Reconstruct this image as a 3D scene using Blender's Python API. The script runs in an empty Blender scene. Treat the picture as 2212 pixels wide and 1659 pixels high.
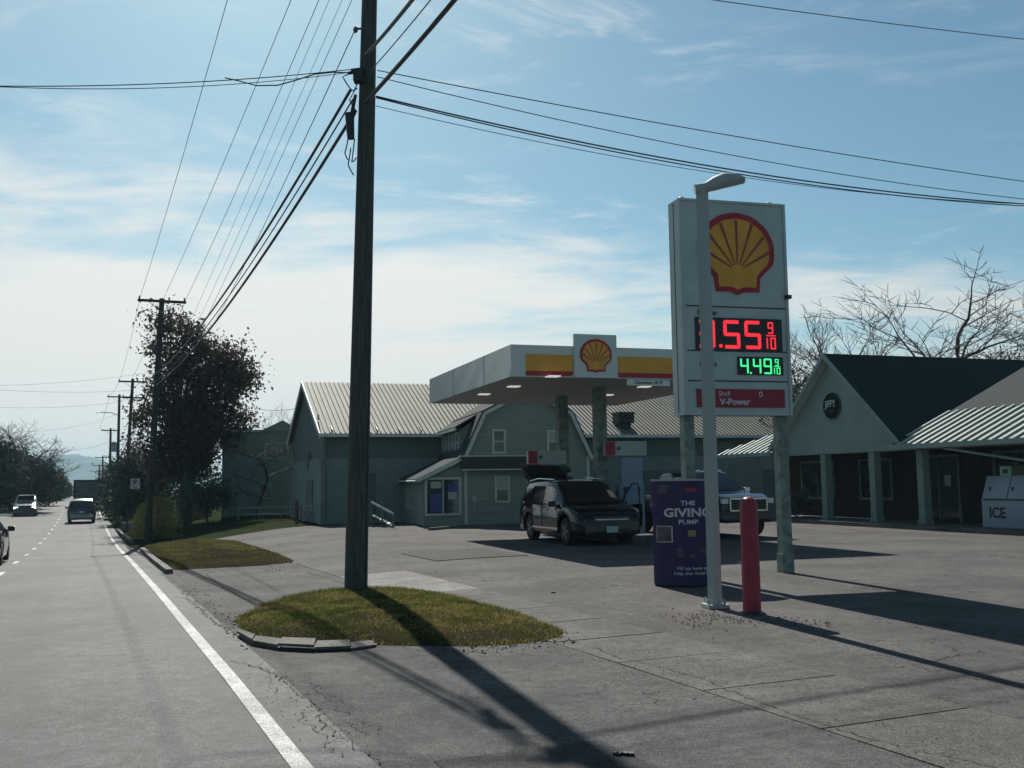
import bpy, bmesh, math, random
from mathutils import Vector, Matrix
from math import sin, cos, pi, radians, atan
random.seed(7)
S = bpy.context.scene
COL = S.collection
# ------------------------------------------------------------------ camera
FPX = 2200.0; CAMH = 1.75
PIT = atan(212/FPX); ROL = radians(0.75)
_cp, _sp, _cr, _sr = cos(PIT), sin(PIT), cos(ROL), sin(ROL)
CF = Vector((0, _cp, _sp)); _R0 = Vector((1, 0, 0)); _U0 = Vector((0, -_sp, _cp))
CR = _R0*_cr - _U0*_sr; CU = _U0*_cr + _R0*_sr
cam_d = bpy.data.cameras.new('camera'); cam = bpy.data.objects.new('camera', cam_d); COL.objects.link(cam)
cam_d.sensor_width = 36; cam_d.sensor_fit = 'HORIZONTAL'; cam_d.lens = 36*FPX/2212
cam_d.clip_start = 0.1; cam_d.clip_end = 12000
mw = Matrix((CR, CU, -CF)).transposed().to_4x4(); mw.translation = (0, 0, CAMH)
cam.matrix_world = mw
S.camera = cam
# ------------------------------------------------------------------ light
SUNV = Vector((-0.26, 0.966, 0)).normalized()*cos(radians(38.5)) + Vector((0, 0, sin(radians(38.5))))
sd = bpy.data.lights.new('sun', 'SUN'); sun = bpy.data.objects.new('sun', sd); COL.objects.link(sun)
sd.energy = 5.0; sd.angle = radians(0.5); sd.color = (1.0, 0.95, 0.87)
sun.rotation_euler = SUNV.to_track_quat('Z', 'Y').to_euler()
W = bpy.data.worlds.new('World'); S.world = W; W.use_nodes = True
nt = W.node_tree; nt.nodes.clear()
def N(t, ty, **k):
    n = t.nodes.new(ty)
    for a, b in k.items(): setattr(n, a, b)
    return n
def mth(t, op, a, b=None, c=None, clamp=False):
    n = t.nodes.new('ShaderNodeMath'); n.operation = op; n.use_clamp = clamp
    for i, v in enumerate((a, b, c)):
        if v is None: continue
        if isinstance(v, (int, float)): n.inputs[i].default_value = v
        else: t.links.new(v, n.inputs[i])
    return n.outputs[0]
def mixc(t, f, a, b, mode='MIX'):
    n = t.nodes.new('ShaderNodeMix'); n.data_type = 'RGBA'; n.blend_type = mode
    for s, v in ((0, f), (6, a), (7, b)):
        if isinstance(v, (int, float)): n.inputs[s].default_value = v
        elif isinstance(v, tuple): n.inputs[s].default_value = (*v, 1)
        else: t.links.new(v, n.inputs[s])
    return n.outputs[2]
def sstep(t, v, lo, hi, a=0.0, b=1.0):
    n = t.nodes.new('ShaderNodeMapRange'); n.interpolation_type = 'SMOOTHSTEP'
    t.links.new(v, n.inputs[0])
    n.inputs[1].default_value = lo; n.inputs[2].default_value = hi; n.inputs[3].default_value = a; n.inputs[4].default_value = b
    return n.outputs[0]
sky = N(nt, 'ShaderNodeTexSky'); sky.sky_type = 'NISHITA'; sky.sun_disc = False
sky.sun_elevation = radians(38.5); sky.sun_rotation = math.atan2(SUNV.x, SUNV.y)
sky.air_density = 1.0; sky.dust_density = 0.6; sky.ozone_density = 1.2
tc = N(nt, 'ShaderNodeTexCoord'); sep = N(nt, 'ShaderNodeSeparateXYZ'); nt.links.new(tc.outputs['Generated'], sep.inputs[0])
el = mth(nt, 'MAXIMUM', sep.outputs[2], 0.0)
den = mth(nt, 'ADD', el, 0.10)
cx = mth(nt, 'DIVIDE', sep.outputs[0], den); cy = mth(nt, 'DIVIDE', sep.outputs[1], den)
cmb = N(nt, 'ShaderNodeCombineXYZ'); nt.links.new(cx, cmb.inputs[0]); nt.links.new(cy, cmb.inputs[1])
def noise(t, vec, scale, detail=6, rough=0.55, dist=0.0):
    n = t.nodes.new('ShaderNodeTexNoise'); n.inputs['Scale'].default_value = scale; n.inputs['Detail'].default_value = detail
    n.inputs['Roughness'].default_value = rough; n.inputs['Distortion'].default_value = dist
    if vec is not None: t.links.new(vec, n.inputs['Vector'])
    return n.outputs[0]
mp = N(nt, 'ShaderNodeMapping'); mp.inputs['Rotation'].default_value = (0, 0, radians(-22)); mp.inputs['Scale'].default_value = (0.55, 1.0, 1)
mp.inputs['Location'].default_value = (2.3, 5.1, 0)
nt.links.new(cmb.outputs[0], mp.inputs[0])
n1 = noise(nt, mp.outputs[0], 0.75, 8, 0.56, 0.5)
n2 = noise(nt, mp.outputs[0], 3.6, 8, 0.62, 0.8)
lowb = sstep(nt, el, 0.10, 0.36, 0.20, -0.09)     # more cloud low down
leftb = sstep(nt, sep.outputs[0], -0.50, 0.35, 0.09, -0.07)
cv = mth(nt, 'ADD', mth(nt, 'ADD', mth(nt, 'ADD', mth(nt, 'MULTIPLY', n1, 0.72), mth(nt, 'MULTIPLY', n2, 0.28)), lowb), leftb)
cm = sstep(nt, cv, 0.50, 0.71)
sdv = N(nt, 'ShaderNodeVectorMath', operation='DOT_PRODUCT'); nt.links.new(tc.outputs['Generated'], sdv.inputs[0]); sdv.inputs[1].default_value = SUNV
near = sstep(nt, sdv.outputs['Value'], 0.15, 0.98)
cloudc = mixc(nt, near, (2.2, 2.8, 2.9), (8.6, 8.7, 8.4))
skyc = mixc(nt, 1.0, sky.outputs[0], (0.54, 0.75, 0.75), 'MULTIPLY')
n3 = noise(nt, mp.outputs[0], 2.1, 9, 0.68, 1.2)
wisp = mth(nt, 'MULTIPLY', sstep(nt, n3, 0.50, 0.72), sstep(nt, noise(nt, mp.outputs[0], 0.6, 3, 0.5), 0.42, 0.62, 0.08, 0.65))
cm = mth(nt, 'MAXIMUM', cm, wisp)
skyf = mixc(nt, cm, skyc, cloudc)
bg = N(nt, 'ShaderNodeBackground'); bg.inputs['Strength'].default_value = 0.064
nt.links.new(skyf, bg.inputs[0]); wo = N(nt, 'ShaderNodeOutputWorld'); nt.links.new(bg.outputs[0], wo.inputs[0])
S.view_settings.view_transform = 'Standard'; S.view_settings.look = 'None'; S.view_settings.gamma = 1
S.view_settings.use_curve_mapping = False; S.view_settings.exposure = 0.70
S.render.engine = 'CYCLES'
# ------------------------------------------------------------------ geometry helpers
def ray(x, y):
    return CF + CR*((x-1106)/FPX) - CU*((y-829.5)/FPX)
RU = Vector((-sin(radians(22.7)), cos(radians(22.7)))); RVv = Vector((RU.y, -RU.x))
def uv(x, y): return x*RU.x + y*RU.y, x*RVv.x + y*RVv.y
def xy(u, v): return u*RU.x + v*RVv.x, u*RU.y + v*RVv.y
PROF = [(-60, 0), (0, 0), (10, -.05), (20, -.2), (33, -.45), (45, -.72), (60, -.9), (85, -.8), (110, -.5), (150, -.12), (200, .1), (230, 0), (320, -2.2), (500, -5), (900, -6), (9000, -6)]
def prof(u):
    for (a, za), (b, zb) in zip(PROF, PROF[1:]):
        if u <= b:
            t = max(0, min(1, (u-a)/(b-a))); return za + (zb-za)*t
    return PROF[-1][1]
def ss(t): t = max(0, min(1, t)); return t*t*(3-2*t)
def terr(x, y):
    u, v = uv(x, y)
    w = 1-ss((v-1.8)/7.5)
    w = max(w, ss((u-62)/40))
    z = prof(u)*w
    if v < -8: z += ss((-8-v)/12)*0.9*ss((u-30)/40)
    return z
def hit(x, y):
    d = ray(x, y); t = 4.0
    prev = None
    while t < 400:
        P = Vector((0, 0, CAMH)) + d*t
        if P.z <= terr(P.x, P.y):
            lo, hi = t-0.25, t
            for _ in range(20):
                m = (lo+hi)/2; P = Vector((0, 0, CAMH)) + d*m
                if P.z <= terr(P.x, P.y): hi = m
                else: lo = m
            return P
        t += 0.25
    return P
def AT(x, y, Y):
    d = ray(x, y); return Vector((0, 0, CAMH)) + d*(Y/d.y)
def PZ(x, y, z):
    d = ray(x, y); return Vector((0, 0, CAMH)) + d*((z-CAMH)/d.z)

class MB:
    def __init__(s): s.v = []; s.f = []; s.mi = []
    def add(s, vs, fs, m=0):
        o = len(s.v); s.v += [tuple(p) for p in vs]; s.f += [tuple(i+o for i in f) for f in fs]; s.mi += [m]*len(fs); return s
    def box(s, c, d, rz=0, M=None, m=0):
        hx, hy, hz = d[0]/2, d[1]/2, d[2]/2
        vs = [Vector((a*hx, b*hy, e*hz)) for a in (-1, 1) for b in (-1, 1) for e in (-1, 1)]
        if rz: R = Matrix.Rotation(rz, 3, 'Z'); vs = [R@q for q in vs]
        if M is not None: vs = [M@q for q in vs]
        vs = [q+Vector(c) for q in vs]
        return s.add(vs, [(0, 1, 3, 2), (4, 6, 7, 5), (0, 4, 5, 1), (2, 3, 7, 6), (0, 2, 6, 4), (1, 5, 7, 3)], m)
    def poly(s, pts, m=0): return s.add(pts, [tuple(range(len(pts)))], m)
    def slab(s, pts, off, m=0):   # polygon thickened by vector off
        n = len(pts); off = Vector(off)
        vs = [Vector(p) for p in pts]+[Vector(p)+off for p in pts]
        fs = [tuple(range(n)), tuple(range(2*n-1, n-1, -1))]+[((i+1) % n, i, n+i, n+(i+1) % n) for i in range(n)]
        return s.add(vs, fs, m)
    def tube(s, pts, r, seg=6, m=0, cap=True):
        pts = [Vector(p) for p in pts]; n = len(pts)
        rs = r if isinstance(r, (list, tuple)) else [r]*n
        vs = []; fs = []
        for i, p in enumerate(pts):
            t = (pts[min(i+1, n-1)]-pts[max(i-1, 0)])
            t = t.normalized() if t.length > 1e-9 else Vector((0, 0, 1))
            a = Vector((0, 0, 1)) if abs(t.z) < .9 else Vector((1, 0, 0))
            e1 = t.cross(a).normalized(); e2 = t.cross(e1)
            for k in range(seg):
                an = 2*pi*k/seg; vs.append(p+(e1*cos(an)+e2*sin(an))*rs[i])
        for i in range(n-1):
            for k in range(seg):
                a = i*seg+k; b = i*seg+(k+1) % seg
                fs.append((a, b, b+seg, a+seg))
        if cap: fs.append(tuple(range(seg-1, -1, -1))); fs.append(tuple((n-1)*seg+k for k in range(seg)))
        return s.add(vs, fs, m)
    def lathe(s, prof_, seg=20, c=(0, 0, 0), axis='Z', m=0):
        vs = []; fs = []; n = len(prof_)
        for (r, h) in prof_:
            for k in range(seg):
                a = 2*pi*k/seg
                q = (r*cos(a), r*sin(a), h) if axis == 'Z' else (r*cos(a), h, r*sin(a))
                vs.append(Vector(q)+Vector(c))
        for i in range(n-1):
            for k in range(seg):
                a = i*seg+k; b = i*seg+(k+1) % seg; fs.append((a, b, b+seg, a+seg))
        fs.append(tuple(range(seg))); fs.append(tuple((n-1)*seg+k for k in range(seg)))
        return s.add(vs, fs, m)
    def build(s, name, mat, parent=None, smooth=False, sharp=35):
        me = bpy.data.meshes.new(name); me.from_pydata(s.v, [], s.f); 
        mats = mat if isinstance(mat, (list, tuple)) else [mat]
        for q in mats: me.materials.append(q)
        if len(mats) > 1: me.polygons.foreach_set('material_index', s.mi)
        bm = bmesh.new(); bm.from_mesh(me); bmesh.ops.recalc_face_normals(bm, faces=bm.faces); bm.to_mesh(me); bm.free()
        if smooth:
            me.polygons.foreach_set('use_smooth', [True]*len(me.polygons)); me.set_sharp_from_angle(angle=radians(sharp))
        me.update()
        o = bpy.data.objects.new(name, me); COL.objects.link(o)
        if parent is not None: o.parent = parent
        return o
def tag(o, label=None, cat=None, group=None, kind=None):
    if label: o['label'] = label
    if cat: o['category'] = cat
    if group: o['group'] = group
    if kind: o['kind'] = kind
    return o
def thing(name, label, cat, loc=(0, 0, 0), rz=0, group=None):
    o = bpy.data.objects.new(name, None); COL.objects.link(o); o.location = loc; o.rotation_euler = (0, 0, rz)
    o.empty_display_size = .3
    return tag(o, label, cat, group)
def inst(src, parent, loc=(0, 0, 0), rot=(0, 0, 0), scale=(1, 1, 1)):
    c = src.copy(); COL.objects.link(c); c.parent = parent; c.location = loc; c.rotation_euler = rot; c.scale = scale; return c
_fonts = {}
def text(s, size, mat, parent, loc, rot, name='lettering', bold=0.0, ext=0.004, align='CENTER', sx=1.0, shear=0.0, label=None):
    cu = bpy.data.curves.new(name, 'FONT'); cu.body = s; cu.size = size; cu.extrude = ext; cu.offset = bold; cu.align_x = align; cu.align_y = 'CENTER'; cu.shear = shear
    cu.resolution_u = 3
    t = bpy.data.objects.new('t', cu); COL.objects.link(t)
    dg = bpy.context.evaluated_depsgraph_get(); me = bpy.data.meshes.new_from_object(t.evaluated_get(dg))
    bpy.data.objects.remove(t); me.materials.clear(); me.materials.append(mat); me.name = name
    o = bpy.data.objects.new(name, me); COL.objects.link(o); o.parent = parent; o.location = loc; o.rotation_euler = rot; o.scale = (sx, 1, 1)
    if label: o['label'] = label
    return o
# ------------------------------------------------------------------ materials
def M(name, c, rough=0.8, c2=None, scale=6.0, bump=0.0, bscale=60.0, metal=0.0, spec=0.5, emit=None, es=1.0, det=6, coat=0.0, stretch=None, thr=(0.35, 0.65)):
    m = bpy.data.materials.new(name); m.use_nodes = True; t = m.node_tree; b = t.nodes['Principled BSDF']
    b.inputs['Base Color'].default_value = (*c, 1); b.inputs['Roughness'].default_value = rough; b.inputs['Metallic'].default_value = metal
    b.inputs['Specular IOR Level'].default_value = spec; b.inputs['Coat Weight'].default_value = coat
    tcn = t.nodes.new('ShaderNodeTexCoord'); vec = tcn.outputs['Object']
    if stretch:
        mpn = t.nodes.new('ShaderNodeMapping'); mpn.inputs['Scale'].default_value = stretch; t.links.new(vec, mpn.inputs[0]); vec = mpn.outputs[0]
    if c2 is None: c2 = tuple(q*0.82 for q in c)
    n = noise(t, vec, scale, det, 0.6); f = sstep(t, n, thr[0], thr[1])
    t.links.new(mixc(t, f, c, c2), b.inputs['Base Color'])
    if bump:
        nb = noise(t, vec, bscale, 4, 0.6); bn = t.nodes.new('ShaderNodeBump'); bn.inputs['Strength'].default_value = bump; bn.inputs['Distance'].default_value = 0.02
        t.links.new(nb, bn.inputs['Height']); t.links.new(bn.outputs[0], b.inputs['Normal'])
    if emit: b.inputs['Emission Color'].default_value = (*emit, 1); b.inputs['Emission Strength'].default_value = es
    return m
def ground_mat(name, c, c2, rough, crack=0.0, fleck=0.0, bump=0.35, spec=0.3, crackscale=0.9, stain=0.5, tyre=False):
    m = bpy.data.materials.new(name); m.use_nodes = True; t = m.node_tree; b = t.nodes['Principled BSDF']
    geo = t.nodes.new('ShaderNodeNewGeometry'); vec = geo.outputs['Position']
    big = sstep(t, noise(t, vec, 0.45, 5, 0.6), 0.35, 0.65); mid = noise(t, vec, 5.0, 5, 0.7); fine = noise(t, vec, 75.0, 3, 0.7)
    col = mixc(t, big, c, c2)
    v1 = sstep(t, mid, 0.3, 0.7, 0.82, 1.16); v2 = mth(t, 'MULTIPLY', sstep(t, fine, 0.3, 0.7, 0.45, 1.55), sstep(t, noise(t, vec, 22.0, 4, 0.7), 0.35, 0.65, 0.85, 1.15))
    cc = t.nodes.new('ShaderNodeCombineColor'); vv = mth(t, 'MULTIPLY', v1, v2)
    for i in range(3): t.links.new(vv, cc.inputs[i])
    col = mixc(t, 1.0, col, cc.outputs[0], 'MULTIPLY')
    if tyre:   # long streaks along the lanes
        mpn = t.nodes.new('ShaderNodeMapping'); mpn.inputs['Rotation'].default_value = (0, 0, radians(-22.7)); t.links.new(vec, mpn.inputs[0])
        mp2 = t.nodes.new('ShaderNodeMapping'); mp2.inputs['Scale'].default_value = (1.3, 0.035, 1); t.links.new(mpn.outputs[0], mp2.inputs[0])
        sn = sstep(t, noise(t, mp2.outputs[0], 1.0, 4, 0.6), 0.4, 0.62)
        col = mixc(t, mth(t, 'MULTIPLY', sn, 0.35), col, tuple(q*0.6 for q in c))
    if stain:
        vs_ = t.nodes.new('ShaderNodeTexVoronoi'); vs_.inputs['Scale'].default_value = 0.55; t.links.new(vec, vs_.inputs['Vector'])
        st = mth(t, 'MULTIPLY', sstep(t, vs_.outputs['Distance'], 0.05, 0.30, 1.0, 0.0), sstep(t, mid, 0.45, 0.62))
        col = mixc(t, mth(t, 'MULTIPLY', st, stain), col, tuple(q*0.45 for q in c))
    hgt = fine
    if crack:
        dv = t.nodes.new('ShaderNodeVectorMath'); dv.operation = 'ADD'; nn = t.nodes.new('ShaderNodeTexNoise'); nn.inputs['Scale'].default_value = 2.3; nn.inputs['Detail'].default_value = 5
        t.links.new(vec, nn.inputs['Vector']); sc = t.nodes.new('ShaderNodeVectorMath'); sc.operation = 'SCALE'; sc.inputs[3].default_value = 0.8
        t.links.new(nn.outputs['Color'], sc.inputs[0]); t.links.new(vec, dv.inputs[0]); t.links.new(sc.outputs[0], dv.inputs[1])
        vo = t.nodes.new('ShaderNodeTexVoronoi'); vo.feature = 'DISTANCE_TO_EDGE'; vo.inputs['Scale'].default_value = crackscale; t.links.new(dv.outputs[0], vo.inputs['Vector'])
        line = sstep(t, vo.outputs['Distance'], 0.002, 0.016, 1.0, 0.0)
        reg = sstep(t, noise(t, vec, 0.33, 3, 0.6), 0.50, 0.60)
        k = mth(t, 'MULTIPLY', mth(t, 'MULTIPLY', line, reg), crack)
        col = mixc(t, k, col, (0.015, 0.015, 0.015)); hgt = mth(t, 'SUBTRACT', fine, k)
    if fleck:
        vf = t.nodes.new('ShaderNodeTexVoronoi'); vf.inputs['Scale'].default_value = 1.6; t.links.new(vec, vf.inputs['Vector'])
        fl = sstep(t, vf.outputs['Distance'], 0.012, 0.022, 1.0, 0.0)
        col = mixc(t, mth(t, 'MULTIPLY', fl, fleck), col, (0.5, 0.5, 0.48))
    t.links.new(col, b.inputs['Base Color']); b.inputs['Roughness'].default_value = rough; b.inputs['Specular IOR Level'].default_value = spec
    bn = t.nodes.new('ShaderNodeBump'); bn.inputs['Strength'].default_value = bump; bn.inputs['Distance'].default_value = 0.008
    t.links.new(hgt, bn.inputs['Height']); t.links.new(bn.outputs[0], b.inputs['Normal'])
    return m
def leafmat(name, c, c2, tr, scale=1.0, tc=None):
    m = bpy.data.materials.new(name); m.use_nodes = True; t = m.node_tree; t.nodes.clear(); tcn = t.nodes.new('ShaderNodeTexCoord')
    f = sstep(t, noise(t, tcn.outputs['Object'], scale, 5, 0.65), 0.38, 0.62); f2 = sstep(t, noise(t, tcn.outputs['Object'], scale*9, 2, 0.5), 0.35, 0.65, 0.6, 1.25)
    col = mixc(t, f, c, c2); cc = t.nodes.new('ShaderNodeCombineColor')
    for i in range(3): t.links.new(f2, cc.inputs[i])
    col = mixc(t, 1.0, col, cc.outputs[0], 'MULTIPLY')
    d = t.nodes.new('ShaderNodeBsdfDiffuse'); tl = t.nodes.new('ShaderNodeBsdfTranslucent'); mx = t.nodes.new('ShaderNodeMixShader'); o = t.nodes.new('ShaderNodeOutputMaterial')
    t.links.new(col, d.inputs[0]); t.links.new(col, tl.inputs[0]); mx.inputs[0].default_value = tr
    t.links.new(d.outputs[0], mx.inputs[1]); t.links.new(tl.outputs[0], mx.inputs[2]); t.links.new(mx.outputs[0], o.inputs[0]); return m
m_road = ground_mat('road_asphalt', (0.106, 0.108, 0.109), (0.080, 0.082, 0.083), 0.8, fleck=0.9, spec=0.10, tyre=True, bump=0.5)
m_lot = ground_mat('lot_asphalt', (0.097, 0.093, 0.091), (0.068, 0.065, 0.064), 0.9, crack=0.9, spec=0.05)
m_apron = ground_mat('apron_asphalt', (0.088, 0.087, 0.086), (0.062, 0.061, 0.061), 0.9, crack=1.0, spec=0.05, crackscale=1.7)
m_field = M('field_grass', (0.020, 0.030, 0.014), 1, (0.030, 0.034, 0.018), 2.0, 0.3, 20, spec=0.0)
m_conc = ground_mat('sidewalk_concrete', (0.112, 0.108, 0.104), (0.082, 0.079, 0.076), 0.9, spec=0.05)
m_conc2 = ground_mat('pale_concrete', (0.19, 0.185, 0.175), (0.14, 0.135, 0.13), 0.9, spec=0.05)
m_kerb = ground_mat('kerb_concrete', (0.13, 0.13, 0.12), (0.075, 0.073, 0.066), 0.9, spec=0.2, bump=0.6)
m_paint = ground_mat('road_paint', (0.42, 0.42, 0.41), (0.27, 0.27, 0.27), 0.85, crack=0.75, crackscale=3.0)
m_soil = ground_mat('verge_soil', (0.034, 0.029, 0.017), (0.022, 0.020, 0.013), 1.0, bump=0.9, spec=0.0)
m_grass = leafmat('grass_blades', (0.075, 0.110, 0.024), (0.210, 0.175, 0.065), 0.36, 1.4)
m_litter = M('leaf_litter', (0.16, 0.12, 0.07), 0.9, (0.06, 0.045, 0.03), 8.0, spec=0.2)
m_pole = M('pole_wood', (0.080, 0.086, 0.070), 0.9, (0.040, 0.048, 0.040), 4.0, 0.5, 30, stretch=(6, 6, 0.4))
m_pole2 = M('pole_wood_far', (0.055, 0.05, 0.042), 0.9, (0.035, 0.035, 0.03), 4.0, 0.4, 30, stretch=(6, 6, 0.4))
m_wire = M('cable_rubber', (0.018, 0.022, 0.026), 0.6)
m_steel = M('galvanised_steel', (0.36, 0.38, 0.37), 0.5, (0.27, 0.29, 0.28), 5, metal=0.3)
m_ins = M('insulator', (0.06, 0.05, 0.045), 0.4)
m_white = M('white_paint', (0.62, 0.66, 0.63), 0.6, (0.50, 0.54, 0.51), 2.0)
m_cab = M('sign_cabinet', (0.40, 0.47, 0.46), 0.55, (0.34, 0.41, 0.40), 1.3)
m_cabd = M('sign_joint', (0.03, 0.045, 0.05), 0.7)
m_lamp = M('lamp_grey', (0.29, 0.34, 0.32), 0.6, (0.30, 0.34, 0.33), 3)
m_dkgreen = M('plaque_green', (0.008, 0.028, 0.020), 0.8, spec=0.1)
m_post = M('sign_post', (0.17, 0.24, 0.205), 0.6, (0.09, 0.12, 0.10), 6, bump=0.2)
m_red = M('bollard_red', (0.30, 0.012, 0.035), 0.5, (0.20, 0.008, 0.022), 4.0, bump=0.06, bscale=30)
m_brandred = M('brand_red', (0.36, 0.012, 0.025), 0.6, (0.30, 0.010, 0.02), 2)
m_yel = M('brand_yellow', (0.66, 0.31, 0.03), 0.6, (0.56, 0.26, 0.03), 2)
m_yeld = M('shell_rib', (0.30, 0.05, 0.02), 0.5)
m_dred = M('panel_red', (0.26, 0.012, 0.035), 0.6, (0.22, 0.010, 0.03), 2)
m_black = M('panel_black', (0.012, 0.014, 0.016), 0.5)
m_ledr = M('led_red', (0.6, 0.01, 0.02), 0.5, emit=(1.0, 0.03, 0.05), es=0.62)
m_ledg = M('led_green', (0.02, 0.6, 0.2), 0.5, emit=(0.06, 1.0, 0.32), es=0.62)
m_txt = M('text_pale', (0.60, 0.56, 0.60), 0.6)
m_txtd = M('text_dark', (0.03, 0.04, 0.035), 0.7)
m_pur = M('banner_purple', (0.030, 0.018, 0.075), 0.7, (0.024, 0.014, 0.060), 2.0)
m_fascia = M('canopy_fascia', (0.47, 0.51, 0.48), 0.22, (0.44, 0.50, 0.47), 0.8, spec=0.6)
m_soffit = M('canopy_soffit', (0.42, 0.42, 0.40), 0.6, (0.36, 0.36, 0.35), 1.0)
m_light = M('downlight', (0.8, 0.8, 0.75), 0.4, emit=(1, 0.97, 0.9), es=0.3)
m_side = M('house_siding', (0.20, 0.245, 0.220), 0.8, (0.155, 0.195, 0.175), 1.5, stretch=(0.3, 0.3, 14), thr=(0.4, 0.6))
m_trim = M('house_trim', (0.42, 0.50, 0.45), 0.7)
m_shing = M('roof_shingle', (0.058, 0.064, 0.066), 0.95, (0.042, 0.047, 0.049), 14, 0.5, 40, spec=0.05)
m_barn = M('barn_wall', (0.125, 0.160, 0.142), 0.85, (0.10, 0.132, 0.115), 1.0)
m_block = M('block_wall', (0.20, 0.25, 0.22), 0.9, (0.165, 0.21, 0.185), 1.2)
m_mroof = M('metal_roof', (0.27, 0.265, 0.215), 0.75, (0.21, 0.205, 0.17), 0.5, spec=0.2)
m_rib = M('roof_rib', (0.17, 0.17, 0.15), 0.7, spec=0.2)
m_glass = M('window_glass', (0.03, 0.045, 0.045), 0.08, (0.02, 0.03, 0.03), 1.5, spec=0.7)
m_blind = M('window_blind', (0.32, 0.36, 0.33), 0.6)
m_droof = M('dark_shingle', (0.018, 0.030, 0.032), 0.95, (0.012, 0.020, 0.024), 10, 0.4, 40, spec=0.15)
m_gable = M('gable_panel', (0.26, 0.335, 0.30), 0.8, (0.22, 0.29, 0.26), 0.9)
m_brick = M('store_brick', (0.036, 0.024, 0.020), 0.95, (0.024, 0.017, 0.015), 5, 0.3, 25)
m_seam = M('seam_metal', (0.28, 0.34, 0.31), 0.55, (0.30, 0.36, 0.33), 1, metal=0.2)
m_seamd = M('seam_pan', (0.13, 0.16, 0.15), 0.6, metal=0.2)
m_col = M('porch_column', (0.20, 0.28, 0.24), 0.7, (0.16, 0.23, 0.20), 2)
m_ice = M('ice_chest', (0.28, 0.36, 0.42), 0.45, (0.24, 0.31, 0.37), 1)
m_green = M('green_box', (0.30, 0.52, 0.40), 0.6)
m_carblk = M('car_black', (0.003, 0.005, 0.006), 0.07, (0.004, 0.006, 0.007), 1, spec=0.35)
m_carblu = M('truck_blue', (0.004, 0.014, 0.036), 0.10, (0.004, 0.012, 0.030), 1, spec=0.3)
m_cargrn = M('car_grey', (0.03, 0.045, 0.045), 0.25, (0.025, 0.04, 0.04), 1, coat=0.5)
m_cglass = M('car_glass', (0.01, 0.013, 0.015), 0.05, (0.009, 0.012, 0.014), 1, spec=0.9)
m_tyre = M('tyre_rubber', (0.012, 0.012, 0.012), 0.85)
m_rim = M('wheel_rim', (0.18, 0.19, 0.19), 0.35, metal=0.6)
m_chrome = M('chrome', (0.62, 0.64, 0.64), 0.15, metal=0.9)
m_lens = M('lamp_lens', (0.6, 0.62, 0.62), 0.1, spec=0.8)
m_hlon = M('headlight_on', (0.8, 0.8, 0.8), 0.3, emit=(0.85, 1.0, 0.92), es=1.6)
m_tail = M('tail_lens', (0.20, 0.01, 0.01), 0.25)
m_bark = M('bark', (0.07, 0.055, 0.045), 0.95, (0.04, 0.034, 0.03), 6, 0.5, 20)
m_twig = M('bare_twig', (0.085, 0.060, 0.055), 0.95, (0.06, 0.045, 0.04), 3)
m_leafb = leafmat('leaf_brown', (0.105, 0.078, 0.060), (0.070, 0.062, 0.048), 0.28, 0.7)
m_yelbush = leafmat('leaf_yellow_green', (0.36, 0.32, 0.13), (0.26, 0.25, 0.09), 0.45, 1.0)
m_leafg = M('leaf_dark_green', (0.055, 0.095, 0.062), 0.9, (0.085, 0.105, 0.07), 0.6, spec=0.15)
m_leafp = M('leaf_greyed', (0.10, 0.12, 0.10), 0.9, (0.07, 0.09, 0.08), 0.6, spec=0.15)
m_hill = M('forested_hill', (0.03, 0.045, 0.03), 1, (0.045, 0.05, 0.03), 0.01)
m_bluep = M('poster_blue', (0.03, 0.06, 0.22), 0.6)
m_pump = M('pump_panel', (0.34, 0.42, 0.40), 0.5, (0.28, 0.36, 0.34), 2)
m_pumpb = M('pump_body', (0.19, 0.26, 0.34), 0.5, (0.16, 0.22, 0.29), 2)
m_rubble = M('stone', (0.22, 0.21, 0.19), 0.95, (0.12, 0.115, 0.105), 5)
# ------------------------------------------------------------------ ground sheets
def sheet(name, us, vs, mat, dz, kind='structure', label=None):
    b = MB(); nv = len(vs)
    for u in us:
        for v in vs:
            vv = v(u) if callable(v) else v
            x, y = xy(u, vv); b.v.append((x, y, terr(x, y)+dz))
    for i in range(len(us)-1):
        for j in range(nv-1):
            b.f.append((i*nv+j, i*nv+j+1, (i+1)*nv+j+1, (i+1)*nv+j)); b.mi.append(0)
    o = b.build(name, mat); tag(o, label=label, kind=kind)
    return o
def rng(a, b, s):
    n = max(1, int(round((b-a)/s))); return [a+(b-a)*i/n for i in range(n+1)]
UF = rng(-30, 110, 2.0)+rng(115, 400, 15)[0:]+[600, 900, 1500, 2500, 5500]
VF = [-2500, -900, -300, -120, -60, -40, -30, -25, -20, -16, -12, -10, -8, -6, -4, -2, 0, 1, 1.8]+rng(2.8, 10, 0.9)+[14, 20, 30, 45, 70, 120, 300, 900, 3000]
sheet('ground', UF, VF, m_field, -0.06)
UL = rng(-30, 74, 1.0); VL = [1.30]+rng(1.8, 10, 0.6)+[12, 15, 20, 30, 45]
def lotv(k):
    return lambda u, k=k: k
lot = sheet('parking_lot', [u for u in rng(-30, 44, 1.0)], VL, m_lot, 0.0)
for v_ in lot.data.vertices:
    if v_.co.y > 46.5: v_.co.y = 46.5+(v_.co.y-46.5)*.0015
sheet('driveway_apron', rng(-10, 30, 1.0), [1.45, 1.8, 2.4, 3.0, 3.6, 4.2, 4.78], m_apron, 0.008)
def leftv(u): return -9.5 + 4.5*ss((u-105)/60)
def rightv(u): return 1.75 - 0.0*u
sheet('road', rng(-30, 110, 1.5)+rng(114, 260, 6), [lambda u: leftv(u), -4, -2, 0, rightv], m_road, 0.012)
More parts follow.
